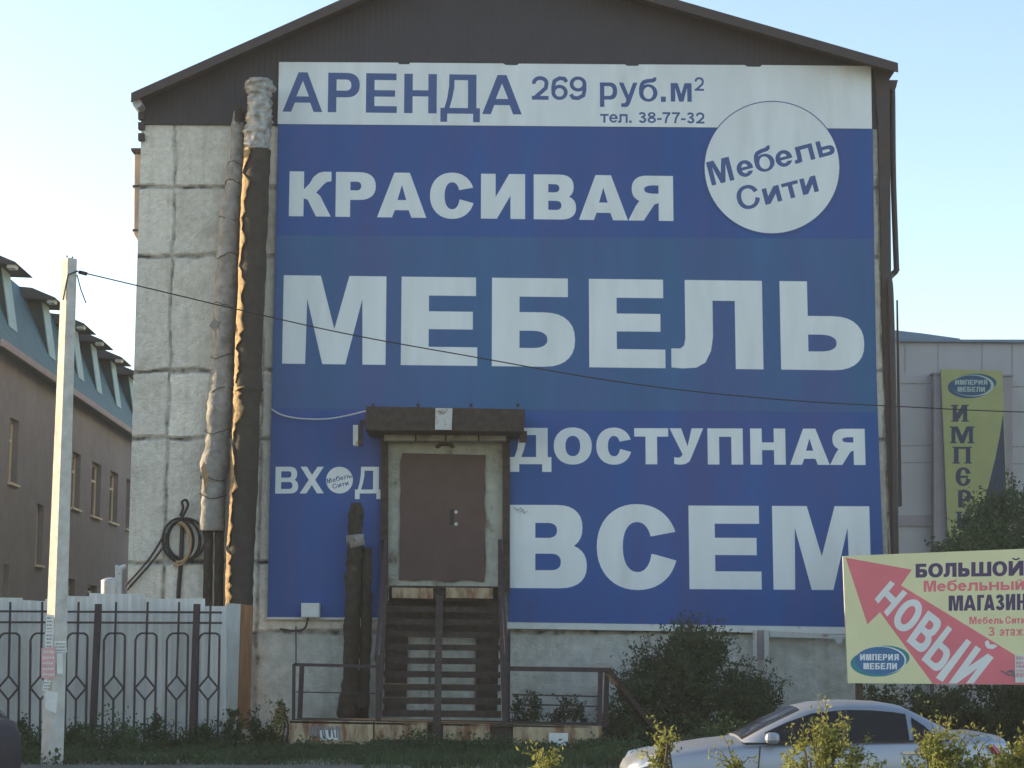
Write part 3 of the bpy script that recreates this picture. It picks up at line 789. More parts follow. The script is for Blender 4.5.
def rails(name, bars, mat):
    w = MB()
    for (ax, ay, aY), (bx, by, bY), t in bars: w.bar(P(ax, ay, aY), P(bx, by, bY), t)
    w.build(name, mat, pp)
yr = YBm + .1
rails('railing', [((294, 664, yr), (293.5, 721, yr), .05), ((302, 665, yr + .9), (299.5, 721, yr + .9), .075), ((294, 664.5, yr), (377, 666.5, yr), .05), ((296, 692, yr + .4), (376, 693.5, yr + .4), .02), ((296, 626, yr + .5), (296, 664, yr + .5), .02)], M['iron'])
rails('railing', [((504, 668.5, yr), (607, 670, yr), .075), ((600.5, 669, yr), (599, 726, yr), .08), ((607, 669, yr + .5), (605.5, 727, yr + .5), .08), ((509, 630, yr + 1.4), (508.5, 722, yr + 1.4), .05), ((512, 694.5, yr + .6), (598, 696.5, yr + .6), .025), ((512, 704, yr + .6), (598, 706.5, yr + .6), .025)], M['iron'])
w = MB(); w.bar(P(607, 669, yr), P(656, 733, yr + .7), .09); w.build('strut', M['rust'], pp)

w = MB(); w.pxp([(389, 600), (387, 634), (499, 635), (498, 601)], YT + .75, .03); w.build('back_plate', M['rust'], st)
for x0, x1 in ((386, 409), (477, 500)):  # dark strips standing in for the shade on the wall under the stair
    w = MB(); w.pxp([(x0, 601), (x0 - 2, 716), (x1 - 3, 716), (x1, 601)], YT + .9, .02); w.build('side_shade_plate', M['rust'], st)
# standpipe left of the stairs
sp = thing('standpipe', P(357, 718, YW - .6), 'dark lumpy wrapped twin standpipe rising in front of the banner left of the stairs', 'pipe')
ys = YW - .55
w = MB(); w.tube(resample([P(356, 503, ys), P(355.5, 530, ys), P(354, 560, ys), P(352, 620, ys), P(350.5, 680, ys), P(348, 722, ys)], 50), [.09 + .05*min(1, k/6) + (.05 if k > 42 else 0) for k in range(51)], 12, wob=.35, seed=2)
w.build('pipe', M['dark_pipe'], sp, smooth=True)
w = MB(); w.tube(resample([P(366.5, 548, ys + .1), P(366, 600, ys + .1), P(365, 660, ys + .1), P(363.5, 722, ys + .1)], 40), .10, 12, wob=.3, seed=8)
w.build('pipe', M['dark_pipe'], sp, smooth=True)
w = MB(); w.tube([P(355.5, 535, ys - .01), P(356, 541, ys - .01), P(357.5, 547, ys - .01)], .16, 12, wob=.2, seed=5)
w.build('collar', M['grey_wrap'], sp, smooth=True)
for x, yy in ((349, 711), (361, 702)):
    c = P(x, yy, ys - .25); w = MB(); w.tube([c + Vector((0, 0, 0)), c + Vector((0, .12, 0))], .11, 14); w.build('flange', M['rust'], sp)
w = MB(); w.px(301, 603, 319.5, 617.5, YB - .2, .19)
eb = thing('electric_box', P(310, 617, YB - .1), 'small pale square electric box at the bottom edge of the blue banner', 'box')
w.build('case', M['trim_white'], eb, bevel=.015)
w = MB(); w.px(302.5, 604.5, 318, 616, YB - .208, .007); w.build('lid', M['trim_white'], eb)
w = MB(); w.tube(resample([P(308, 617.6, YB - .1), P(305, 628, YB - .05), P(296, 631, YB - .02), P(280, 629, YB - .02)], 14), .018, 6); w.build('lead', M['cable'], eb)
fr = thing('steel_stand', P(765, 690, YW - .3), 'white painted steel stand under the banner right of the big bush', 'stand')
w = MB(); w.px(753, 630, 757, 700, YW - .25, .06); w.build('post', M['white_paint'], fr)
w = MB(); w.px(764.5, 630, 769, 720, YW - .3, .08); w.build('post', M['white_paint'], fr)
w = MB(); w.px(757.2, 630, 764, 660, YW - .2, .02); w.build('plate', M['beige_dark'], fr)
w = MB(); w.pxp([(769.4, 631), (769.4, 637), (860, 639.5), (860, 635.4)], YW - .28, .05); w.build('rail', M['white_paint'], fr)
w = MB(); c = P(839, 640, YW - .32); w.tube([c, c + Vector((0, .05, 0))], .07, 12); w.build('reflector', M['white_paint'], fr)

# ------------------------------------------------------------------ insulated pipes
YP = YW - .55
ip = thing('insulated_pipe', P(240, 610, YP), 'thick pipe in black felt with a silver foil top and torn brown wrap', 'pipe')
c1 = [(258.5, 150), (255.5, 200), (253, 270), (250, 340), (248.5, 384), (247.5, 400), (246, 450), (243, 520), (240.5, 570), (239.3, 610)]
pts = resample([P(x, y, YP) for x, y in c1], 90)
w = MB(); w.tube(pts, [.235 + (.035 * math.exp(-((k - 42)/3.0)**2)) for k in range(91)], 20, wob=.09, seed=1)
w.build('felt_wrap', M['black_wrap'], ip, smooth=True)
w = MB(); w.tube(resample([P(259.2, 80, YP), P(259.5, 90, YP), P(258.8, 110, YP), P(258, 130, YP), P(257.6, 151, YP)], 40), [.13] + [.222 + .04*(1 if 1 < k < 10 else 0) + .012*rnd.uniform(-1, 1) for k in range(40)], 24, wob=.34, seed=12)
w.build('foil_cap', M['foil'], ip, smooth=True)
def flap_strip(cl, Y, rr, w0, seed, name, parent, mat):
    """torn wrap standing off the left flank of the pipe"""
    mb = MB(); pts = resample([P(x, y, Y) for x, y in cl], 110)
    for k in range(111):
        n1 = noise.noise(Vector((k*.23, seed, 0))); n2 = noise.noise(Vector((k*.61, seed, 4)))
        R = rr + .012 + .02*abs(n2)
        a0 = radians(200); a1 = radians(236 + w0*n1*34 + 24*n2 + 12*rnd.uniform(-1, 1))
        for j in range(7):
            a = a0 + (a1 - a0)*j/6; q = R + .035*(j/6)*abs(n1) + .014*noise.noise(Vector((k*.5, j*.9, seed)))
            mb.v.append(pts[k] + Vector((cos(a)*q, sin(a)*q, 0)))
    for k in range(110):
        for j in range(6):
            a = k*7 + j; mb.f.append([a, a+1, a+8, a+7]); mb.m.append(0)
    o = mb.build(name, mat, parent, smooth=True)
    so_ = o.modifiers.new('thickness', 'SOLIDIFY'); so_.thickness = .006
flap_strip(c1, YP, .245, .9, 3.3, 'torn_wrap', ip, M['flap'])
ip2 = thing('insulated_pipe', P(214, 530, YP + .1), 'slimmer grey wrapped pipe bending at mid height left of the black felt pipe', 'pipe')
c2 = [(238.5, 112), (237.5, 130), (236.5, 160), (235, 188), (231, 215), (228, 260), (225, 320), (222, 380), (219, 420), (214.5, 470), (213, 500), (212, 531)]
w = MB(); w.tube(resample([P(x, y, YP + .22) for x, y in c2], 120), [.07 + .04*min(1, k/10) + (.055 if k > 22 else 0) + (.03 if k > 40 else 0) + (.02 if k > 75 else 0) + (.04*math.exp(-((k-84)/3)**2)) + (.05*math.exp(-((k-97)/2.5)**2)) + .015 for k in range(121)], 18, wob=.10, seed=6)
w.build('grey_wrap', M['grey_wrap'], ip2, smooth=True)
gp_ = resample([P(x, y, YP + .22) for x, y in c2], 120)
for k, rr_ in ((24, .175), (31, .185), (45, .21), (54, .212), (63, .213), (72, .215), (79, .235), (90, .24), (101, .245), (108, .24)):
    w = MB(); ax = (gp_[k+1] - gp_[k]).normalized(); rg = []
    for q in range(33):
        a = 2*pi*q/32
        rg.append(gp_[k] + Vector((cos(a)*rr_, sin(a)*rr_, .05*sin(a*2 + k) + .03*noise.noise(Vector((cos(a)*2, sin(a)*2, k))))))
    w.tube(rg, .008, 5); w.build('wrap_seam', M['dark_pipe'], ip2)
w = MB(); w.tube([P(239.5, 109, YP + .2), P(239, 114, YP + .2), P(238, 122, YP + .2), P(237, 134, YP + .2)], [.07, .11, .1, .09], 12, wob=.2, seed=3)
w.build('end_cap', M['dark_pipe'], ip2, smooth=True)
for x in (208.5, 219.5):
    w = MB(); w.tube(resample([P(x, 531, YP + .25), P(x - .8, 605, YP + .25), P(x - 1.5, 700, YP + .25)], 30), .085, 10, wob=.1, seed=x)
    w.build('bare_pipe', M['dark_pipe'], ip2, smooth=True)
w = MB(); w.pxp([(204, 462), (200.8, 468), (203, 478), (205, 491), (208, 478), (207.5, 464)], YP - .02, .02)
w.build('torn_wrap', M['flap'], ip2)
w = MB(); w.pxp([(214, 318), (209, 326), (215, 332), (219, 322)], YP, .02)
w.build('torn_wrap', M['grey_wrap'], ip2)
w = MB(); w.pxp([(226, 603), (223, 727), (236.5, 728), (240.5, 604)], YP - .34, .05)
tag(w.build('casing_board', M['white_board']), 'upright pale board boxing in the foot of the black felt pipe', 'board')
w = MB(); w.pxp([(240.7, 604), (237, 728), (249, 730), (253, 606)], YP - .30, .05)
tag(w.build('casing_board', M['wood']), 'upright reddish brown board boxing in the foot of the black felt pipe', 'board')
w = MB(); pts = resample([P(222.6, 606, YP - .32), P(221, 650, YP - .32), P(219.5, 730, YP - .32)], 24)
for k in range(24): w.bar(pts[k], pts[k+1], .05 + .02*rnd.random(), .05)
tag(w.build('edge_batten', M['flap']), 'narrow splintered sunlit batten at the left edge of the pipe casing', 'batten')

# ------------------------------------------------------------------ cables on the wall
cc = thing('cable_coil', P(182, 565, YW - .1), 'round coil of black cable with painted sunlit arcs hanging on the concrete wall', 'cable')
yc = YW - .06
for k, (cx, cy, rx, ry, mt) in enumerate(((181, 540, 18.5, 22, 'cable'), (184, 541, 16, 21, 'cable'), (186, 539, 19, 20.5, 'cable'), (180, 541, 13.5, 20, 'cable'), (176, 544, 14.5, 21.5, 'cable_sunlit'), (178, 542, 13, 20, 'cable_sunlit'))):
    w = MB(); n = 40
    a0, a1 = (0, 360) if mt == 'cable' else (-100, 80)
    w.tube([P(cx + rx*cos(radians(a0 + (a1-a0)*q/n)), cy - ry*sin(radians(a0 + (a1-a0)*q/n)), yc - .02*k) for q in range(n + 1)], .022, 6)
    w.build('loop', M[mt], cc, smooth=True)
w = MB(); w.tube(resample([P(181, 519, yc - .08), P(185, 512, yc - .08), P(188, 505, yc - .08), P(186, 500, yc - .08), P(182, 502, yc - .08), P(183, 508, yc - .08), P(180, 516, yc - .08)], 30), .024, 6)
w.build('tie', M['cable'], cc, smooth=True)
w = MB()
w.tube(resample([P(165, 533, yc - .03), P(152, 555, yc - .03), P(138, 572, yc - .03), P(126, 585, yc - .03)], 20), .02, 6)
w.build('tail', M['cable'], cc, smooth=True); w = MB()
w.tube(resample([P(168, 540, yc - .03), P(152, 562, yc - .03), P(127, 590, yc - .03)], 20), .02, 6)
w.build('tail', M['cable'], cc, smooth=True)
w = MB(); w.tube(resample([P(182.5, 520, YW - .05), P(181, 560, YW - .05), P(178, 605, YW - .05), P(176, 700, YW - .05)], 20), .04, 6)
tag(w.build('wall_conduit', M['cable']), 'straight black conduit running down the wall behind the cable coil', 'conduit')
w = MB(); w.tube(resample([P(271, 409, YB - .05), P(282, 415, YB - .06), P(300, 418.5, YB - .08), P(325, 419, YB - .2), P(345, 416, YB - .4), P(366, 411, YC + .3)], 30), .014, 6)
tag(w.build('loose_cable', M['cable_white']), 'thin white cable sagging across the banner to the entrance canopy', 'cable')

# ------------------------------------------------------------------ utility pole, overhead cable
YU = 25.6
up = thing('utility_pole', P(51, 757, YU), 'slim tapering pale concrete pole pasted with paper notices', 'pole')
w = MB()
ctr_b, ctr_t = P(51.7, 770, YU), P(69.5, 259, YU)
ctr_b.y = ctr_t.y = YU
A = radians(2)
def ring(c, r): return [c + Vector((cos(A + k*pi/2)*r*1.0, sin(A + k*pi/2)*r, 0)) for k in range(4)]
b4, t4 = ring(ctr_b, .158), ring(ctr_t, .108)
for k in range(4):
    k2 = (k+1) % 4; w.face([b4[k], b4[k2], t4[k2], t4[k]])
w.face(t4); w.face(list(reversed(b4)))
w.build('shaft', M['pole'], up, bevel=.015)
w = MB(); w.tube([P(67, 259, YU), P(67, 255.5, YU)], .012, 6); w.tube([P(72, 259, YU), P(72.5, 256.5, YU)], .012, 6)
w.tube([P(63, 300, YU - .1), P(68, 275, YU - .12), P(77, 271, YU - .1), P(80, 273, YU)], .012, 6)
w.tube([P(77, 275, YU), P(81, 290, YU), P(86, 303, YU)], .009, 6)
w.build('wire_tie', M['cable'], up)
def notice(poly, mat, lines, Yo):
    w = MB(); w.pxp(poly, Yo, .004)
    if lines:
        xs = [p[0] for p in poly]; y0 = min(p[1] for p in poly); y1 = max(p[1] for p in poly)
        for k in range(lines):
            yy = y0 + (y1-y0)*(k+.7)/(lines+.6)
            x = min(xs) + 1.6
            while x < max(xs) - 2.2:
                l = rnd.uniform(.8, 2.4); w.px(x, yy, min(x + l, max(xs) - 1.6), yy + (y1-y0)/(lines+1)*.4, Yo - .003, .002, 1); x += l + .7
    w.build('notice', [M[mat], M['ink_grey'] if mat != 'paper_pink' else M['paper']], up)
notice([(45.5, 615), (46, 634), (54, 634.5), (53.5, 615)], 'paper', 5, YU - .165)
notice([(41.5, 648), (41.2, 678), (55, 678.5), (55.6, 647)], 'paper_pink', 5, YU - .175)
notice([(45, 632), (45, 649), (53, 649), (53.5, 632)], 'paper', 4, YU - .170)
notice([(54, 641), (55, 652), (67, 652.5), (66, 641)], 'paper', 3, YU - .165)
notice([(56.5, 653), (57, 674), (63, 674), (62.5, 653)], 'paper', 0, YU - .160)
notice([(44, 680), (42, 690.5), (48, 691), (51, 681)], 'paper', 3, YU - .165)
notice([(46, 691), (45, 708), (56, 714), (58, 692)], 'paper', 0, YU - .158)
w = MB()
cab = [(80, 272, YU), (160, 291, 26.4), (240, 310, 27), (350, 334.5, 27.5), (480, 358, 28), (600, 379, 28.3), (700, 392, 28.6), (800, 401, 29), (890, 406, 29.4), (1024, 412, 30), (1180, 414, 31)]
w.tube(resample([P(*q) for q in cab], 120), .0095, 6)
w.tube([P(79, 272, YU), P(87, 274, YU)], .028, 6)
tag(w.build('overhead_cable', M['cable'], origin=P(80, 272, YU), smooth=True), 'long black overhead cable from the concrete pole across the whole facade', 'cable')

# ------------------------------------------------------------------ fences
YF = 30.6
sf = thing('sheet_fence', P(110, 745, YF), 'tall pale grey blue profiled sheet fence behind the ornamental iron rails', 'fence')
tops = [(-70, -6, 598), (-6, 22.5, 597.5), (22.6, 45, 600), (45.1, 66, 599), (66.1, 89, 596), (89.1, 145, 593), (145.2, 205, 599), (205.2, 226, 606)]
for k, (x0, x1, yt) in enumerate(tops):
    w = MB(); n = max(3, int((x1-x0)/4.2)); nf = YF + (k % 2)*.03
    up_, dn_ = [], []
    for i in range(n + 1):
        x = x0 + (x1-x0)*i/n
        up_.append((x, yt + (i/n)*1.5*((k % 3)-.6)*.6)); dn_.append((x - (30 - x)*0, 752))
    for i in range(n):
        off = .018 if i % 2 else 0
        w.pxp([up_[i], dn_[i], dn_[i+1], up_[i+1]], nf - off, .012)
    w.build('sheet', M['fence_sheet'], sf)
yi = YF - .35
fe = thing('iron_fence', P(110, 750, yi), 'ornamental dark iron fence with diamonds and round-topped loops', 'fence')
for x0, x1, yb_ in ((98.5, 91.8, 755), (197, 191.5, 752), (-12, -15, 755)):
    w = MB(); w.bar(P(x0, 604, yi), P(x1, yb_, yi), .10, .10); w.build('post', M['iron'], fe)
w = MB(); w.bar(P(-60, 611, yi), P(222, 612.5, yi), .035); w.build('rail', M['iron'], fe)
w = MB(); w.bar(P(-60, 622, yi), P(222, 623, yi), .035); w.build('rail', M['iron'], fe)
for xc in (-28, 9, 41, 77, 114.5, 146, 177.5, 209):
    def q(dx, y): return P(xc + dx - (y - 640)*.018*(1 if xc > 60 else .6) + (1 if y < 640 else 0), y, yi)
    w = MB(); w.bar(q(0, 602), q(0, 676), .032); w.bar(q(0, 700), q(0, 752), .032); w.build('baluster', M['iron'], fe)
    w = MB()
    loop = [q(-10.5, 744), q(-10.5, 640), q(-9.3, 635.5), q(-6, 633.3), q(6, 633.3), q(9.3, 635.5), q(10.5, 640), q(10.5, 744)]
    for a, b in zip(loop, loop[1:]): w.bar(a, b, .032, up=(0, 1, 0))
    w.build('loop', M['iron'], fe)
    w = MB(); d = [q(0, 676), q(10, 688), q(0, 700), q(-10, 688)]
    for k in range(4): w.bar(d[k], d[(k+1) % 4], .03, up=(0, 1, 0))
    w.build('diamond', M['iron'], fe)
w = MB(); w.bar(P(-60, 744, yi), P(222, 744, yi), .035); w.build('rail', M['iron'], fe)
w = MB(); w.tube(resample([P(119, 600, YF + 1.2), P(119.5, 572, YF + 1.2), P(122, 568, YF + 1.2), P(126, 567, YF + 1.2)], 16), .05, 8)
w.tube([P(116.5, 600, YF + 1.2), P(117, 565, YF + 1.2)], .03, 8)
tag(w.build('bent_pipe', M['white_paint'], smooth=True), 'bent white pipe poking up behind the sheet fence at the block corner', 'pipe')
w = MB(); w.tube(resample([P(110, 604, YF + 2), P(110, 585, YF + 2), P(110, 580, YF + 2), P(110, 577.5, YF + 2)], 8), [.16]*6 + [.13, .08, .02], 14)
tag(w.build('roof_vent', M['zinc'], smooth=True), 'rounded grey metal vent cowl just showing above the sheet fence', 'vent')

# ------------------------------------------------------------------ left building
zE = 9.4
e0, e1 = Pz(0, 352, zE), Pz(133, 440, zE)
dirw = Vector((e1.x - e0.x, e1.y - e0.y, 0)).normalized()
nrm = Vector((dirw.y, -dirw.x, 0))                      # faces the main building
lb0 = e0 - dirw * 1.2; lbL = (e1 - e0).length + 14
lb = thing('office_building', (lb0.x, lb0.y, .3), 'grey plastered building with teal mansard roof and dormers left of the pole', 'building')
def LB(t, off, z): return Vector((lb0.x, lb0.y, z)) + dirw*t + nrm*off
def onwall(px, py):
    v = Pplane(px, py, lb0, nrm); return (v - lb0).dot(dirw), v.z
DEEP = 11.0
wins = [(10.5, 19, 417, 483), (37.5, 44, 503, 565), (4, 9, 563, 598), (73, 81, 451, 508), (92.5, 101.5, 461, 516), (110.5, 118.5, 470, 522), (126.5, 131, 478, 529), (68, 75, 577, 604), (88, 97, 583, 606)]
cells = []
for x0, x1, y0, y1 in wins:
    ta, za = onwall(x0, y0); tb, zb_ = onwall(x1, y0 + (x1-x0)*.5); zc = onwall(x0, y1)[1]
    cells.append((ta, tb, zc, (za + zb_)/2))
sh = Sheet()
sh.add([(0, .1), (lbL, .1), (lbL, zE), (0, zE)], 0)
for ta, tb, z0, z1 in cells: sh.add(rect(ta, z0, tb, z1), None)
mb = sh.mesh(lambda t, z: LB(t, 0, z), MB())
mb.face([LB(0, 0, .1), LB(0, -DEEP, .1), LB(0, -DEEP, zE), LB(0, 0, zE)])
mb.face([LB(lbL, 0, .1), LB(lbL, -DEEP, .1), LB(lbL, -DEEP, zE), LB(lbL, 0, zE)])
mb.face([LB(0, -DEEP, .1), LB(lbL, -DEEP, .1), LB(lbL, -DEEP, zE), LB(0, -DEEP, zE)])
for ta, tb, z0, z1 in cells:
    for (a, b, c, d) in (((ta, z0), (tb, z0), 0, 0), ((tb, z0), (tb, z1), 0, 0), ((tb, z1), (ta, z1), 0, 0), ((ta, z1), (ta, z0), 0, 0)):
        mb.face([LB(a[0], 0, a[1]), LB(b[0], 0, b[1]), LB(b[0], -.28, b[1]), LB(a[0], -.28, a[1])])
mb.build('wall', M['stucco_dark'], lb)
for ta, tb, z0, z1 in cells:
    mb = MB()
    def fb(t0, t1, za, zz): mb.prism([LB(t0, -.22, za), LB(t1, -.22, za), LB(t1, -.22, zz), LB(t0, -.22, zz)], nrm * .06)
    f = .09
    fb(ta, ta + f, z0, z1); fb(tb - f, tb, z0, z1); fb(ta + f, tb - f, z0, z0 + f); fb(ta + f, tb - f, z1 - f, z1)
    fb(ta + f, tb - f, z0 + (z1-z0)*.66, z0 + (z1-z0)*.66 + f*.8)
    fr_ = mb.build('window', M['frame_cream'], lb)
    mb = MB(); mb.face([LB(ta + f, -.2, z0 + f), LB(tb - f, -.2, z0 + f), LB(tb - f, -.2, z1 - f), LB(ta + f, -.2, z1 - f)]); mb.build('pane', M['glass'], fr_)
    mb = MB(); mb.prism([LB(ta - .05, 0.003, z0 - .06), LB(tb + .05, 0.003, z0 - .06), LB(tb + .05, .003, z0), LB(ta - .05, .003, z0)], nrm * .09); mb.build('sill', M['frame_cream'], fr_)
RH = 2.65; RS = .72
mb = MB()
mb.prism([LB(-.2, .35, zE), LB(-.2, .35, zE + .12), LB(-.2, -RS, zE + RH), LB(-.2, -2.6, zE + RH + .1), LB(-.2, -DEEP + RS, zE + RH + .1), LB(-.2, -DEEP - .3, zE)], dirw * (lbL + .4))
rf = mb.build('roof', M['teal_roof'], lb)
mb = MB(); mb.prism([LB(-.25, .36, zE - .08), LB(-.25, .42, zE - .08), LB(-.25, .42, zE + .1), LB(-.25, .36, zE + .1)], dirw * (lbL + .5)); mb.build('eave_board', M['beige_dark'], rf)
for px_, in ((9,), (48.5,), (77.5,), (96,), (115.5,), (133,)):
    # place the dormer where its front's top appears at this column
    lo, hi = -2.0, lbL
    for _ in range(40):
        mid = (lo + hi)/2
        if project(LB(mid, -.05, zE + 1.9))[0] < px_: lo = mid
        else: hi = mid
    t = lo; wd_ = .42
    zt_ = zE + RH - .38; zb_ = zE + .72
    ot, ob = -.17, .085
    orf = lambda z: .35 - (.35 + RS) * (z - zE) / RH        # roof slope offset at height z
    tri = [(ob, zb_), (ot, zt_), (orf(zt_), zt_), (orf(zb_), zb_)]
    mb = MB(); mb.prism([LB(t - wd_, o_, z_) for o_, z_ in tri], dirw * wd_ * 2); dm = mb.build('dormer', M['teal_dark'], rf)
    mb = MB(); mb.prism([LB(t - wd_ - .01, ob + .004, zb_), LB(t - wd_ - .01, ot + .004, zt_), LB(t + wd_ + .01, ot + .004, zt_), LB(t + wd_ + .01, ob + .004, zb_)], nrm * .03); mb.build('dormer_front', M['teal_light'], dm)
    mb = MB(); mb.prism([LB(t - wd_*2.1, .36, zt_ + .0), LB(t - wd_*2.1, .30, zt_ + .06), LB(t - wd_*2.1, -.35, zt_ + .33), LB(t - wd_*2.1, -RS - .6, zt_ + .42), LB(t - wd_*2.1, -RS - .6, zt_ + .05)], dirw * wd_ * 4.2); mb.build('dormer_roof', M['dark_slab'], dm)
    mb = MB(); mb.prism([LB(t - wd_*1.9, .26, zt_ - .08), LB(t - wd_*1.9, .30, zt_ + .02), LB(t - wd_*1.9, .08, zt_ + .02), LB(t - wd_*1.9, .06, zt_ - .08)], dirw * wd_ * .8); mb.build('dormer_bracket', M['trim_white'], dm)

# unseen block added at the left, shaped to throw evening shade over the yard
ws = thing('shade_block', (-18, 31, .35), 'plain grey brick block added out of the picture to shade the yard', 'building')
mb = MB(); mb.box((-17, 29.3, .2), (-14.5, 34.6, 7.0)); mb.build('wall', M['brick'], ws)
mb = MB(); mb.box((-17.2, 29.2, 7.003), (-14.3, 34.7, 7.2)); mb.build('roof', M['dark_slab'], ws)
mb = MB(); mb.box((-14.497, 31.5, .3), (-14.44, 33.5, 2.6)); mb.build('door', M['door_brown'], ws)
mb = MB(); mb.box((-17, 25.0, .2), (-14.5, 29.297, 4.4)); mb.build('low_shade_block', M['brick'], ws)

# ------------------------------------------------------------------ right building
YRB = 52.0
rbd = thing('shopping_centre', P(960, 640, YRB), 'pale panelled shopping building with mauve pilasters beyond the right corner', 'building')
xl = P(800, 400, YRB).x; xr = P(1250, 400, YRB).x
zt = P(960, 339.5, YRB).z
mb = MB(); mb.box((xl, YRB, .2), (xr, YRB + 20, zt)); mb.build('wall', M['beige_panel'], rbd)
mb = MB(); mb.pxp([(800, 338), (800, 340.6), (1250, 344.5), (1250, 342)], YRB - .12, .6); mb.build('coping', M['blue_roof'], rbd)
mb = MB(); mb.prism([P(800, 322, YRB + 4), P(880, 328.5, YRB + 4), P(920, 333, YRB + 4), P(960, 338.5, YRB + 4), P(960, 352, YRB + 4), P(800, 352, YRB + 4)], (0, 12, 0)); mb.build('vaulted_roof', M['blue_roof'], rbd)
for x0, x1, yt in ((934, 946.5, 374), (1002, 1012.5, 376), (1090, 1102, 378), (868, 880, 374)):
    mb = MB(); mb.px(x0, yt, x1, 700, YRB - .35, .347); mb.px(x0 - 1, yt - 2, x1 + 1, yt - .1, YRB - .4, .39); mb.build('pilaster', M['beige_dark'], rbd)
for x0, x1, d in ((880.5, 933.5, 0), (1013, 1089.5, 3)):
    for yy, hh, mt in ((383 + d, 1.0, 'mortar'), (445 + d*.4, 1.0, 'mortar'), (462 + d*.4, 1.0, 'mortar'), (515, 11, 'beige_dark')):
        mb = MB(); mb.px(x0, yy, x1, yy + hh, YRB - (.06 if hh > 2 else .012), .059 if hh > 2 else .011); mb.build('band', M[mt], rbd)
for x in (905, 938, 982, 1012):
    mb = MB(); mb.px(x, 342, x + .5, 373, YRB - .012, .011); mb.build('seam', M['mortar'], rbd)
YV = YRB - .5
sh = Sheet()
z4 = lambda x, y: (930 + x/3.84, 360 + y/3.84)
sh.add([z4(42, 35), z4(278, 42), z4(298, 520), z4(302, 760), z4(72, 760), z4(68, 650)], 0)
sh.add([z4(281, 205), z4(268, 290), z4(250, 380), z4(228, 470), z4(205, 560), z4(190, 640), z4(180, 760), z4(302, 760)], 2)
for cx, cy, rx, ry, m in ((150, 105, 82, 42, 1), (175, 88, 80, 36, 1), (164, 98, 82, 42, 3), (158, 98, 76, 39, 1)): sh.add([z4(x, y) for x, y in ell(cx, cy, rx, ry, 0, 360, 36)], m)
def serif_col(ch, x0, x1, y0, y1, st, br):
    sh.glyph(ch, [z4(x0, y0), z4(x1, y0), z4(x1, y1), z4(x0, y1)], 2, 0, st, br)
    for x in (x0, x1 - st*3.84):
        for y in ((y0, y0 + 5), (y1 - 5, y1)):
            if ch in 'ИПМ': sh.add([z4(x - 6, y[0]), z4(x + st*3.84 + 6, y[0]), z4(x + st*3.84 + 6, y[1]), z4(x - 6, y[1])], 2)
serif_col('И', 87, 143, 172, 237, 4.2, 2.0); serif_col('М', 82, 165, 255, 320, 4.0, 2.4); serif_col('П', 92, 155, 333, 398, 4.6, 2.2)
sh.glyph('С', [z4(98, 413), z4(158, 413), z4(158, 483), z4(98, 483)], 2, 0, 5, 2.4); sh.add([z4(112, 444), z4(146, 444), z4(146, 453), z4(112, 453)], 2)
sh.glyph('Р', [z4(108, 500), z4(158, 500), z4(158, 566), z4(108, 566)], 2, 0, 4.4, 2.4)
serif_col('И', 104, 154, 582, 648, 4.2, 2.0)
x = 96
for ch, wd_ in (('И', 16), ('М', 18), ('П', 15), ('Е', 14), ('Р', 14), ('И', 16), ('Я', 15)):
    sh.glyph(ch, [z4(x, 76), z4(x + wd_, 76), z4(x + wd_, 95), z4(x, 95)], 3, 1, 1.2, .9); x += wd_ + 2.6
x = 106
for ch, wd_ in (('М', 18), ('Е', 14), ('Б', 15), ('Е', 14), ('Л', 16), ('И', 15)):
    sh.glyph(ch, [z4(x, 103), z4(x + wd_, 103), z4(x + wd_, 122), z4(x, 122)], 3, 1, 1.2, .9); x += wd_ + 2.6
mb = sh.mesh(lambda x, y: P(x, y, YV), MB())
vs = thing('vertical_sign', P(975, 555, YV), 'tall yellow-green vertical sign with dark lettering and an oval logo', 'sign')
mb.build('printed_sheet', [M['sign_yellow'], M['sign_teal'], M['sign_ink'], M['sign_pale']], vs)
mb = MB(); mb.pxp([z4(42, 35), z4(72, 760), z4(302, 760), z4(278, 42)], YV + .004, .14); mb.build('box_frame', M['zinc'], vs)

# ------------------------------------------------------------------ billboard
YBB = 27.0
sh = Sheet()
b5 = lambda x, y: (840 + x/5.12, 540 + y/5.12)
YEL, RED, WH2, VIO, LBL, LTE, GRY = range(7)
sh.add([b5(15, 82), b5(942, 45), b5(1290, 31), b5(1290, 744), b5(942, 740), b5(40, 733)], YEL)
sh.add([b5(28, 90), b5(368, 152), b5(312, 232), b5(895, 588), b5(1100, 713), b5(1145, 742.2), b5(474, 735.5), b5(205, 370), b5(140, 432)], RED)
for ch, q, stx in (('Н', ((258, 208), (345, 272), (242, 392), (178, 302)), 5.7), ('О', ((352, 282), (445, 345), (345, 492), (252, 420)), 6.4), ('В', ((452, 360), (536, 424), (424, 590), (340, 518)), 6.5)):
    sh.glyph(ch, [b5(*p) for p in q], WH2, RED, stx, 7.0)
sh.glyph('Ь', [b5(552, 438), b5(628, 500), b5(505, 690), b5(416, 612)], WH2, RED, 6.2, 6.2)
sh.add([b5(648, 506), b5(672, 524), b5(525, 727), b5(490, 705)], WH2)
sh.glyph('И', [b5(695, 540), b5(787, 602), b5(684, 734), b5(556, 734)], WH2, RED, 7.0, 7.0)
sh.add([b5(*p) for p in ((742, 520), (758, 512), (768, 535), (792, 535), (806, 543), (785, 558), (757, 556), (744, 540))], WH2)
sh.row([(c, 840 + a/5.12, 840 + b_/5.12) for c, a, b_ in (('Б', 387, 447), ('О', 452, 527), ('Л', 530, 597), ('Ь', 605, 664), ('Ш', 672, 775), ('О', 780, 856), ('Й', 863, 940))], (915.6, 563.9, 577.7, 1023.6, 560.6, 575.6), VIO, YEL, 4.3, 3.3, False)
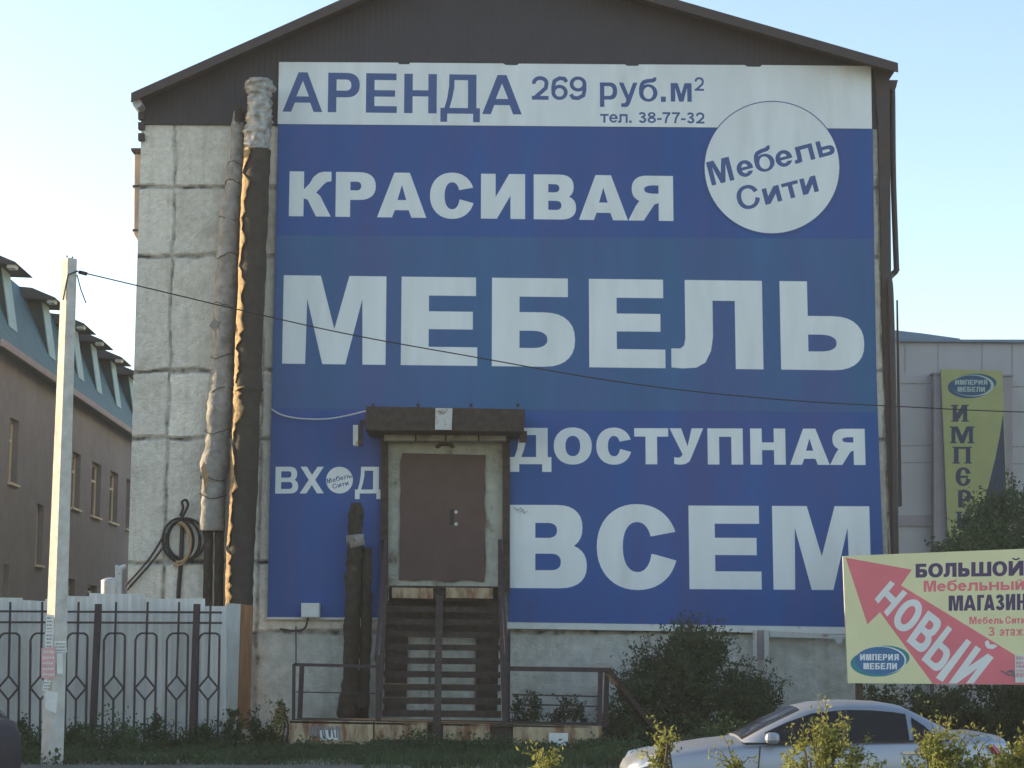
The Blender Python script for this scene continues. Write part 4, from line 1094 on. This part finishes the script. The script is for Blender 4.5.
sh.row([(c, 840 + a/5.12, 840 + b_/5.12, d, 0) for c, a, b_, d in (('М', 428, 492, 0), ('е', 497, 543, 3), ('б', 548, 600, -.4), ('е', 603, 648, 3), ('л', 652, 706, 3), ('ь', 713, 757, 3), ('н', 763, 815, 3), ('ы', 822, 890, 3), ('й', 897, 943, 3))], (923.6, 580.8, 591.8, 1024, 578, 589.8), RED, YEL, 2.8, 2.1, False)
sh.row([(c, 840 + a/5.12, 840 + b_/5.12) for c, a, b_ in (('М', 556, 630), ('А', 632, 696), ('Г', 702, 738), ('А', 736, 793), ('З', 796, 842), ('И', 849, 898), ('Н', 905, 954))], (948.6, 595.7, 610.9, 1024, 593.7, 610), VIO, YEL, 3.7, 3.0, False)
sh.row([(c, 840 + a/5.12, 840 + b_/5.12, d, 0) for c, a, b_, d in (('М', 662, 700, 0), ('е', 704, 727, 2), ('б', 731, 756, 0), ('е', 760, 783, 2), ('л', 786, 812, 2), ('ь', 816, 836, 2), ('С', 846, 876, 0), ('и', 880, 902, 2), ('т', 904, 924, 2), ('и', 928, 950, 2))], (969.3, 616.8, 624.2, 1024, 616.2, 623.4), RED, YEL, 1.6, 1.2, False)
sh.row([(c, 840 + a/5.12, 840 + b_/5.12, d, 0) for c, a, b_, d in (('3', 760, 792, 0), ('э', 815, 842, 2.4), ('т', 845, 868, 2.4), ('а', 872, 897, 2.4), ('ж', 900, 940, 2.4), ('е', 946, 971, 2.4))], (988.4, 627, 636, 1024, 626.6, 635.6), RED, YEL, 1.7, 1.4, False)
for cx, cy, rx, ry, m in ((190, 632, 136, 68, LTE), (238, 603, 118, 62, LTE), (213, 616, 126, 72, WH2), (204, 618, 127, 71, LBL)): sh.add([b5(x, y) for x, y in ell(cx, cy, rx, ry, 0, 360, 44)], m)
x = 103
for ch, wd_ in (('И', 25), ('М', 28), ('П', 24), ('Е', 21), ('Р', 23), ('И', 25), ('Я', 25)):
    sh.glyph(ch, [b5(x, 584), b5(x + wd_, 584), b5(x + wd_, 616), b5(x, 616)], WH2, LBL, 1.5, 1.2); x += wd_ + 4.5
x = 120
for ch, wd_ in (('М', 28), ('Е', 23), ('Б', 24), ('Е', 23), ('Л', 26), ('И', 25)):
    sh.glyph(ch, [b5(x, 630), b5(x + wd_, 630), b5(x + wd_, 662), b5(x, 662)], WH2, LBL, 1.5, 1.2); x += wd_ + 4.5
mb = sh.mesh(lambda x, y: P(x, y, YBB), MB())
bb = thing('billboard', P(970, 740, YBB), 'pale yellow billboard with a big red arrow and an oval blue logo', 'billboard')
mb.build('poster', [M['bb_yellow'], M['bb_red'], M['bb_white'], M['bb_ink'], M['bb_blue'], M['bb_teal'], M['ink_grey']], bb)
mb = MB(); mb.pxp([b5(15, 82), b5(40, 733), b5(1290, 744), b5(1290, 31)], YBB + .004, .06); mb.build('panel', M['zinc'], bb)
mb = MB(); mb.pxp([b5(895, 588), b5(898, 730), b5(985, 732), b5(985, 588)], YBB - .01, .006)
for k, (yy, hh) in enumerate(((596, 16), (622, 14), (640, 14), (664, 10), (680, 22))):
    xx = 902
    while xx < 976: l = rnd.uniform(6, 16); mb.px(*b5(xx, yy), *b5(min(xx + l, 980), yy + hh), YBB - .013, .002, 1); xx += l + 4
mb.build('notice', [M['paper'], M['paper_pink']], bb)
mb = MB(); mb.tube([P(*b5(870 + 14*cos(a), 680 - 12*sin(a)), YBB - .006) for a in [k*pi/6 for k in range(13)]], .012, 5); mb.tube([P(*b5(884, 665), YBB - .006), P(*b5(892, 700), YBB - .006)], .012, 5); mb.tube([P(*b5(825, 668), YBB - .006), P(*b5(858, 690), YBB - .006)], .008, 5)
mb.build('scrawl', M['ink_grey'], bb)
for x in (858, 1030):
    mb = MB(); c = P(x, 682, YBB + .2); mb.bar((c.x, YBB + .13, .2), (c.x, YBB + .13, c.z + 1.6), .1); mb.build('post', M['rust'], bb)

# ------------------------------------------------------------------ vegetation
def leaves(mb, pts, size, flat=0, m=None):
    for p in pts:
        d = Vector((rnd.gauss(0, 1), rnd.gauss(0, 1), rnd.gauss(0, 1) + flat)).normalized()
        t = d.orthogonal().normalized(); t = (Matrix.Rotation(rnd.uniform(0, 2*pi), 3, d) @ t)
        u = d.cross(t); L = size * rnd.uniform(.6, 1.35); Wd = L * rnd.uniform(.35, .55)
        mb.face([p - t*L*.5, p + u*Wd*.5 + d*L*.08, p + t*L*.5, p - u*Wd*.5 + d*L*.08], (m if m is not None else 0))
def shrub(name, label, cat, base, lobes, n, size, mats, group=None, spikes=0, spike_len=.5, gap=.12, part='crown', nstem=5):
    """lobes: list of (centre, radii); leaves fill their volumes unevenly, twigs carry sprays past the outline"""
    root = thing(name, base, label, cat, group)
    mb = MB(); tot = sum(r[0]*r[1]*r[2] for c, r in lobes)
    for c, r in lobes:
        k = int(n * r[0]*r[1]*r[2] / tot); pts = []
        while len(pts) < k:
            v = Vector((rnd.gauss(0, 1), rnd.gauss(0, 1), rnd.gauss(0, 1))).normalized() * rnd.random() ** .45
            v = v * (1 + .35*noise.noise(v*2.2 + c))
            p = c + Vector((v.x*r[0], v.y*r[1], v.z*r[2]))
            if noise.noise(p * (1.1 / max(.25, min(r)))*1.5) < -gap: continue
            pts.append(p)
        leaves(mb, pts, size, .3)
    for k in range(spikes):
        c, r = rnd.choice(lobes)
        v = Vector((rnd.gauss(0, 1), rnd.gauss(0, 1), abs(rnd.gauss(.3, .8)))).normalized()
        a = c + Vector((v.x*r[0], v.y*r[1], v.z*r[2]))*.8
        b = a + (v + Vector((0, 0, .4)))*spike_len*rnd.uniform(.5, 1.2)
        mb.tube([a, (a+b)/2 + Vector((0, 0, .03)), b], [size*.09, size*.07, size*.03], 4, m=1)
        leaves(mb, [a.lerp(b, rnd.random()) + Vector((rnd.gauss(0, 1), rnd.gauss(0, 1), rnd.gauss(0, 1)))*size*.55 for _ in range(int(14))], size, .3)
    mb.build(part, [mats, M['bark']], root)
    for k in range(nstem):
        c, r = rnd.choice(lobes)
        b0 = Vector(base) + Vector((rnd.uniform(-.12, .12), rnd.uniform(-.12, .12), -.05))
        st_ = MB(); st_.tube(resample([b0, b0.lerp(c, .5) + Vector((rnd.uniform(-.1, .1), 0, .1)), c], 8), [max(.006, size*.5*(1 - q/9.5)) for q in range(9)], 6)
        st_.build('trunk' if part == 'crown' else 'stem', M['bark'], root)
    return root
def V(px, py, Y): return P(px, py, Y)
Yb = 31.2
lob = []
for x, y, rx, rz in ((690, 655, 34, 28), (670, 690, 48, 34), (715, 690, 46, 34), (745, 710, 34, 34), (640, 715, 40, 32), (700, 725, 70, 34), (690, 662, 26, 30), (655, 672, 24, 18), (688, 646, 12, 16), (714, 655, 14, 16), (640, 690, 26, 22), (755, 700, 26, 26), (690, 740, 90, 24), (628, 735, 40, 26), (770, 735, 30, 22)):
    lob.append((V(x, y, Yb + rnd.uniform(-.4, .3)), (rx/58, .8, rz/58)))
shrub('bush', 'big dark green bush with spiky top against the wall under the banner', 'bush', (V(695, 760, Yb).x, Yb, .28), lob, 30000, .075, M['leaf_dark'], spikes=260, spike_len=.34, gap=.26)
Yt = 30.4
lob = []
for x, y, rx, rz in ((992, 528, 30, 34), (1018, 560, 52, 50), (972, 566, 28, 30), (1060, 540, 60, 60), (1000, 620, 70, 50), (950, 600, 30, 40), (1090, 620, 60, 70), (1012, 506, 22, 16), (958, 552, 16, 14)):
    lob.append((V(x, y, Yt + rnd.uniform(-.3, .8)), (rx/60, 1.0, rz/60)))
shrub('leafy_tree', 'leafy green tree rising behind the yellow billboard', 'tree', (V(1020, 760, Yt).x, Yt, .3), lob, 32000, .085, M['leaf_tree'], spikes=240, spike_len=.26, nstem=7, gap=.12)
lob = [(V(x, y, 29.3 + rnd.uniform(-.3, .3)), (rx/60, .6, rz/60)) for x, y, rx, rz in ((880, 715, 32, 26), (930, 710, 40, 30), (985, 712, 44, 34), (1035, 710, 40, 34), (905, 735, 60, 30), (1000, 735, 60, 30))]
shrub('low_thicket', 'dark low thicket filling the gap under the billboard', 'bush', (V(950, 760, 29.3).x, 29.3, .3), lob, 16000, .085, M['leaf_dark'], spikes=50, spike_len=.35)
# weeds along the foot of the wall and the fence
def weed(label, px, ytop, Y, wpx, n, group='weeds growing at the foot of the wall and fence'):
    sc = F / Y; zt_ = V(px, ytop, Y).z; x = V(px, 700, Y).x; g0 = .25
    lob_ = []
    hgt = zt_ - g0
    for k in range(4):
        f = (k + .4) / 4
        lob_.append((Vector((x + rnd.uniform(-.1, .1), Y + rnd.uniform(-.1, .1), g0 + hgt*f*.9)), (max(.09, wpx/sc*.62*(1 - f*.7)), .3, hgt*.2)))
    shrub('weed', label, 'weed', (x, Y, g0), lob_, int(n*1.9), .065, M['leaf_weed'], group, spikes=9, spike_len=.2, part='foliage', nstem=2)
for i, (x, yt, Y, wp, n, lb_) in enumerate((
        (536, 688, 31.6, 30, 700, 'spiky weed in the middle behind the right platform rail'), (518, 692, 31.8, 22, 500, 'thin weed nearest the stair behind the right platform rail'),
        (562, 694, 31.7, 26, 600, 'bushy weed behind the right end of the platform rail'), (582, 700, 31.6, 24, 500, 'short weed by the corner post of the right platform rail'),
        (278, 696, 31.5, 26, 600, 'tall weed against the plaster wall left of the platform'), (258, 715, 31.0, 40, 700, 'broad weed at the foot of the brown casing board'),
        (160, 712, 29.9, 34, 700, 'tall weed in front of the iron fence left of the second post'), (125, 728, 29.8, 50, 700, 'low weed in front of the iron fence beside the first post'),
        (200, 722, 29.8, 46, 900, 'dense weed at the foot of the iron fence near the casing'), (76, 722, 28.5, 40, 800, 'dense weed just right of the concrete pole base'),
        (22, 718, 28.5, 40, 700, 'leafy weed left of the concrete pole base'), (230, 708, 30.3, 30, 700, 'ragged weed before the pale casing board'),
        (625, 712, 30.2, 50, 900, 'weed clump under the sloping strut by the big bush'), (470, 742, 29.0, 50, 700, 'weed clump in front of the stair foot'),
        (400, 748, 28.8, 70, 700, 'low weed clump below the left part of the platform'), (545, 742, 28.8, 60, 800, 'weed clump below the right yellow platform beam'),
        (595, 738, 29.2, 50, 800, 'weed clump at the right end of the platform'), (310, 748, 28.8, 60, 700, 'low weed clump below the scrawled yellow beam'))):
    weed(lb_, x, yt, Y, wp, n)
# grass blades: uncountable
mb = MB()
for _ in range(30000):
    x = rnd.uniform(-10, 10); y = rnd.uniform(25.3, 32.7)
    if rnd.random() < .35: y = rnd.uniform(25.3, 29)
    z = ground_z(x, y) - .02
    h = rnd.uniform(.05, .17) * (1.3 if noise.noise(Vector((x*.8, y*.8, 1))) > 0 else .7)
    a = rnd.uniform(0, 2*pi); w_ = .012; bx, by = cos(a)*w_, sin(a)*w_
    lx, ly = rnd.gauss(0, .25)*h, rnd.gauss(0, .25)*h
    mb.face([(x - bx, y - by, z), (x + bx, y + by, z), (x + lx, y + ly, z + h)])
for _ in range(5000):
    x = rnd.uniform(-2, 10); y = rnd.uniform(24.0, 26)
    z = ground_z(x, y) - .02; h = rnd.uniform(.06, .25); a = rnd.uniform(0, 2*pi)
    mb.face([(x - cos(a)*.012, y - sin(a)*.012, z), (x + cos(a)*.012, y + sin(a)*.012, z), (x + rnd.gauss(0, .2)*h, y + rnd.gauss(0, .2)*h, z + h)])
for _ in range(2300):
    x = rnd.uniform(-9.8, 4.5); y = rnd.choice((29.7, 29.9, 29.2, 28.6, 31.9, 27.6, 26.4, 25.7)) + rnd.gauss(0, .25)
    if x > -4.6 and 29.45 < y < 31.4: y = rnd.uniform(28.3, 29.3)
    if x < -4.4 and y > 30.0: y = 29.8
    q = noise.noise(Vector((x*.9, y*.5, 3)))
    if q < -.12: continue
    hgt = (.26 + .75*max(0, q)) * rnd.uniform(.5, 1.4)
    if y < 27: hgt *= .5
    if -4.4 < x < 2 and y < 29.5: hgt *= .55
    z0 = ground_z(x, y)
    leaves(mb, [Vector((x + rnd.gauss(0, .09), y + rnd.gauss(0, .09), z0 + hgt*rnd.random())) for _ in range(14)], .07, .3)
tag(mb.build('undergrowth', M['leaf_weed'], origin=(0, 29, .3)), 'rough grass and low weeds between the path and the building', 'undergrowth', kind='stuff')
# near roadside shrubs catching the sun
def near(label, Y, lobes_px, n, spikes):
    sc = F / Y
    lob_ = [(V(x, y, Y + rnd.uniform(-.08, .08)), (rx/sc, rx/sc*.8, rz/sc)) for x, y, rx, rz in lobes_px]
    x = sum(l[0].x for l in lob_)/len(lob_)
    shrub('roadside_shrub', label, 'shrub', (x, Y, 0), lob_, int(n*1.7), .042, M['leaf_gold'], 'sunlit shrubs along the near road edge', spikes=spikes, spike_len=.16, part='foliage')
near('golden green shrub in front of the car mirror and front door', 14.5, [(835, 748, 26, 22), (810, 762, 26, 20), (850, 770, 34, 24), (828, 735, 14, 12), (805, 750, 12, 10)], 1500, 26)
near('golden green shrub in front of the car rear door', 14.2, [(942, 750, 24, 16), (930, 768, 30, 20), (958, 770, 26, 20), (940, 740, 14, 8), (985, 762, 10, 9)], 1400, 20)
near('golden green shrub cut by the right edge of the picture', 14.3, [(1012, 756, 18, 14), (1035, 765, 30, 22), (1005, 770, 20, 14)], 1000, 14)
near('small sunlit sprig in front of the car bonnet', 14.0, [(663, 748, 9, 12), (660, 765, 12, 14), (668, 738, 6, 5)], 260, 8)
near('tiny sunlit sprig beside the car bumper', 13.6, [(548, 764, 14, 7), (545, 775, 18, 10)], 160, 8)
near('thin sunlit sprig in front of the car front wing', 14.1, [(735, 765, 8, 10), (742, 774, 14, 12)], 160, 6)

# ------------------------------------------------------------------ cars
def make_car(name, label, paint, loc, hatch=False):
    """car facing -X, length 4.5; origin at its centre on the road"""
    root = thing(name, loc, label, 'car')
    o = Vector(loc)
    def add(mb, nm, mt, parent=root, smooth=False, bevel=0):
        mb.v = [Vector((v.x, v.y, v.z * (1.14 if hatch else .97))) + o for v in mb.v]
        return mb.build(nm, mt, parent, smooth=smooth, bevel=bevel)
    # lower body loft: x, half width, belt height (top edge at side), crown height in the middle
    stn = [(-2.27, .55, .60, .62, .30), (-2.22, .66, .68, .70, .24), (-2.08, .76, .76, .79, .20), (-1.75, .84, .83, .88, .18), (-1.3, .87, .89, .95, .18), (-.85, .885, .93, 1.0, .18),
           (-.3, .89, .95, .98, .18), (.4, .89, .97, .99, .18), (1.1, .885, .99, 1.02, .18), (1.6, .87, 1.0, 1.05, .18), (1.95, .82, 1.0, 1.06, .2), (2.15, .74, .96, 1.02, .26), (2.24, .62, .82, .86, .34)]
    mb = MB(); prof = []
    for x, hw, zb_, zc, zs in stn:
        half = [(hw*.93, zs), (hw*.99, zs + (zb_-zs)*.35), (hw, zs + (zb_-zs)*.6), (hw*.985, zb_ - .06), (hw*.95, zb_), (hw*.8, zb_ + (zc-zb_)*.55), (hw*.45, zc - .004), (0, zc)]
        prof.append([Vector((x, -a, z)) for a, z in half] + [Vector((x, a, z)) for a, z in reversed(half[:-1])])
    n = len(prof[0])
    for r in prof: mb.v += r
    for i in range(len(prof) - 1):
        for j in range(n - 1):
            a = i*n + j; mb.f.append([a, a+1, a+n+1, a+n]); mb.m.append(0)
        mb.f.append([i*n + n - 1, i*n, (i+1)*n, (i+1)*n + n - 1]); mb.m.append(0)
    mb.f.append(list(reversed(range(n)))); mb.m.append(0)
    mb.f.append([(len(prof)-1)*n + j for j in range(n)]); mb.m.append(0)
    body = add(mb, 'body', paint, smooth=True)
    # greenhouse
    tail = 2.05 if hatch else 1.62
    rx = [(-.92, 1.0, .78), (-.62, 1.16, .74), (-.22, 1.345, .66), (.0, 1.395, .64), (.35, 1.42, .63), (.75, 1.405, .625), (1.02 if not hatch else 1.5, 1.36, .62), (1.28 if not hatch else 1.85, 1.23, .65), (tail, 1.05, .70)]
    gb = MB(); pr = []
    for x, zt_, hw in rx:
        zb_ = .95 if x > -.5 else .96
        half = [(.83, zb_), (.5*(.83 + hw) + .015, (zb_ + zt_)/2), (hw + .005, zt_ - .05), (hw - .06, zt_ - .012), (hw*.5, zt_ + .012), (0, zt_ + .02)]
        pr.append([Vector((x, -a, z)) for a, z in half] + [Vector((x, a, z)) for a, z in reversed(half[:-1])])
    n = len(pr[0])
    for r in pr: gb.v += r
    for i in range(len(pr) - 1):
        for j in range(n - 1):
            a = i*n + j
            side = j in (0, 1, n - 3, n - 2)
            scr = (i in (0, 1) or i in (6, 7)) and not side and j not in (2, n - 4)
            gb.f.append([a, a+1, a+n+1, a+n]); gb.m.append(1 if scr else 0)
    gb.f.append(list(reversed(range(n)))); gb.m.append(0)
    gb.f.append([(len(pr)-1)*n + j for j in range(n)]); gb.m.append(0)
    roof = add(gb, 'cabin', [paint, M['carglass']], smooth=True)
    for sd in (-1, 1):
        def gp(x, f):     # point on the side of the greenhouse
            for (xa_, za, ha), (xb_, zb2, hb) in zip(rx, rx[1:]):
                if xa_ <= x <= xb_:
                    t = (x - xa_)/(xb_ - xa_); zt_ = za + (zb2 - za)*t - .055; hw = ha + (hb - ha)*t + .005; break
            z0 = .965; return Vector((x, sd*((.83 + (hw - .83)*f) + .034), z0 + (zt_ - z0)*f))
        for xs in (([-.66, -.4, -.1, .24]), ([.31, .6, .85, 1.0])):
            mb = MB(); lo_ = [gp(x, .04) for x in xs]; mid_ = [gp(x, .5) for x in xs]; hi_ = [gp(x, .94) for x in xs]
            for q in mid_: q.y += sd*.006
            for k in range(3):
                mb.face([lo_[k], lo_[k+1], mid_[k+1], mid_[k]]); mb.face([mid_[k], mid_[k+1], hi_[k+1], hi_[k]])
            add(mb, 'side_window', M['carglass'], roof)
        mb = MB(); q4 = [gp(.245, .04), gp(.305, .04), gp(.305, .94), gp(.245, .94)]; mb.face(q4); add(mb, 'pillar', M['black_trim'], roof)
        mb = MB(); lo_, hi_ = [gp(1.06, .05), gp(1.36, .1)], [gp(1.06, .9), gp(1.2, .75)]
        mb.face([lo_[0], lo_[1], hi_[1], hi_[0]]); add(mb, 'quarter_window', M['carglass'], roof)
        mb = MB(); y0, y1 = sorted((sd*.95, sd*1.12)); mb.box((-.69, y0, .955), (-.53, y1, 1.085)); mi = add(mb, 'mirror', paint, body, False, .045)
        mb = MB(); y0, y1 = sorted((sd*.86, sd*.96)); mb.box((-.63, y0, .975), (-.58, y1, 1.01)); add(mb, 'mirror_arm', M['black_trim'], mi)
        for x, t_ in ((-.78, .012), (.27, .012), (1.18, .010)):
            mb = MB(); mb.bar((x, sd*.886, .34), (x + .02, sd*.886, .62), t_, .02); mb.bar((x + .02, sd*.886, .62), (x + (.05 if x < 1 else .0), sd*.872, .92), t_, .03); add(mb, 'door_seam', M['black_trim'], body)
        mb = MB(); mb.bar((-.9, sd*.868, .945), (1.45, sd*.868, .985), .018, .02); add(mb, 'belt_trim', M['black_trim'], body)
        for x in (-.05, .9):
            mb = MB(); mb.box((x, sd*.905 - .015, .83), (x + .2, sd*.905 + .015, .86)); add(mb, 'door_handle', M['chrome'], body)
        mb = MB()
        hl = [Vector((-2.235, sd*.42, .60)), Vector((-2.12, sd*.73, .62)), Vector((-1.82, sd*.845, .74)), Vector((-1.85, sd*.80, .81)), Vector((-2.12, sd*.60, .765))]
        mb.prism(hl, (-.03, sd*.025, .015)); add(mb, 'headlight', M['lamp_glass'], body)
        mb = MB(); mb.prism([(2.16, sd*.5, .78), (2.02, sd*.83, .78), (1.9, sd*.86, .93), (2.1, sd*.55, .96)], (.03, sd*.02, 0)); add(mb, 'tail_light', M['red_lens'], body)
        for x in (-1.4, 1.28):
            mb = MB(); mb.tube([(x, sd*.70, .31), (x, sd*.89, .31)], .31, 24); wh = add(mb, 'wheel', M['rubber'], root)
            mb = MB(); mb.tube([(x, sd*.86, .31), (x, sd*.905, .31)], .2, 18); add(mb, 'rim', M['chrome'], wh)
    mb = MB(); mb.box((-2.285, -.4, .38), (-2.2, .4, .5)); add(mb, 'grille', M['black_trim'], body)
    return root
cx = P(810, 700, 22).x
make_car('saloon_car', 'silver saloon car passing in front of the bush and billboard', M['silver'], (cx, 22.0, .004))
xd = P(21, 760, 20.8).x - 2.62
make_car('hatchback_car', 'dark car of which only the rounded tail shows at the left edge', M['darkcar'], (xd, 21.6, .004), hatch=True)
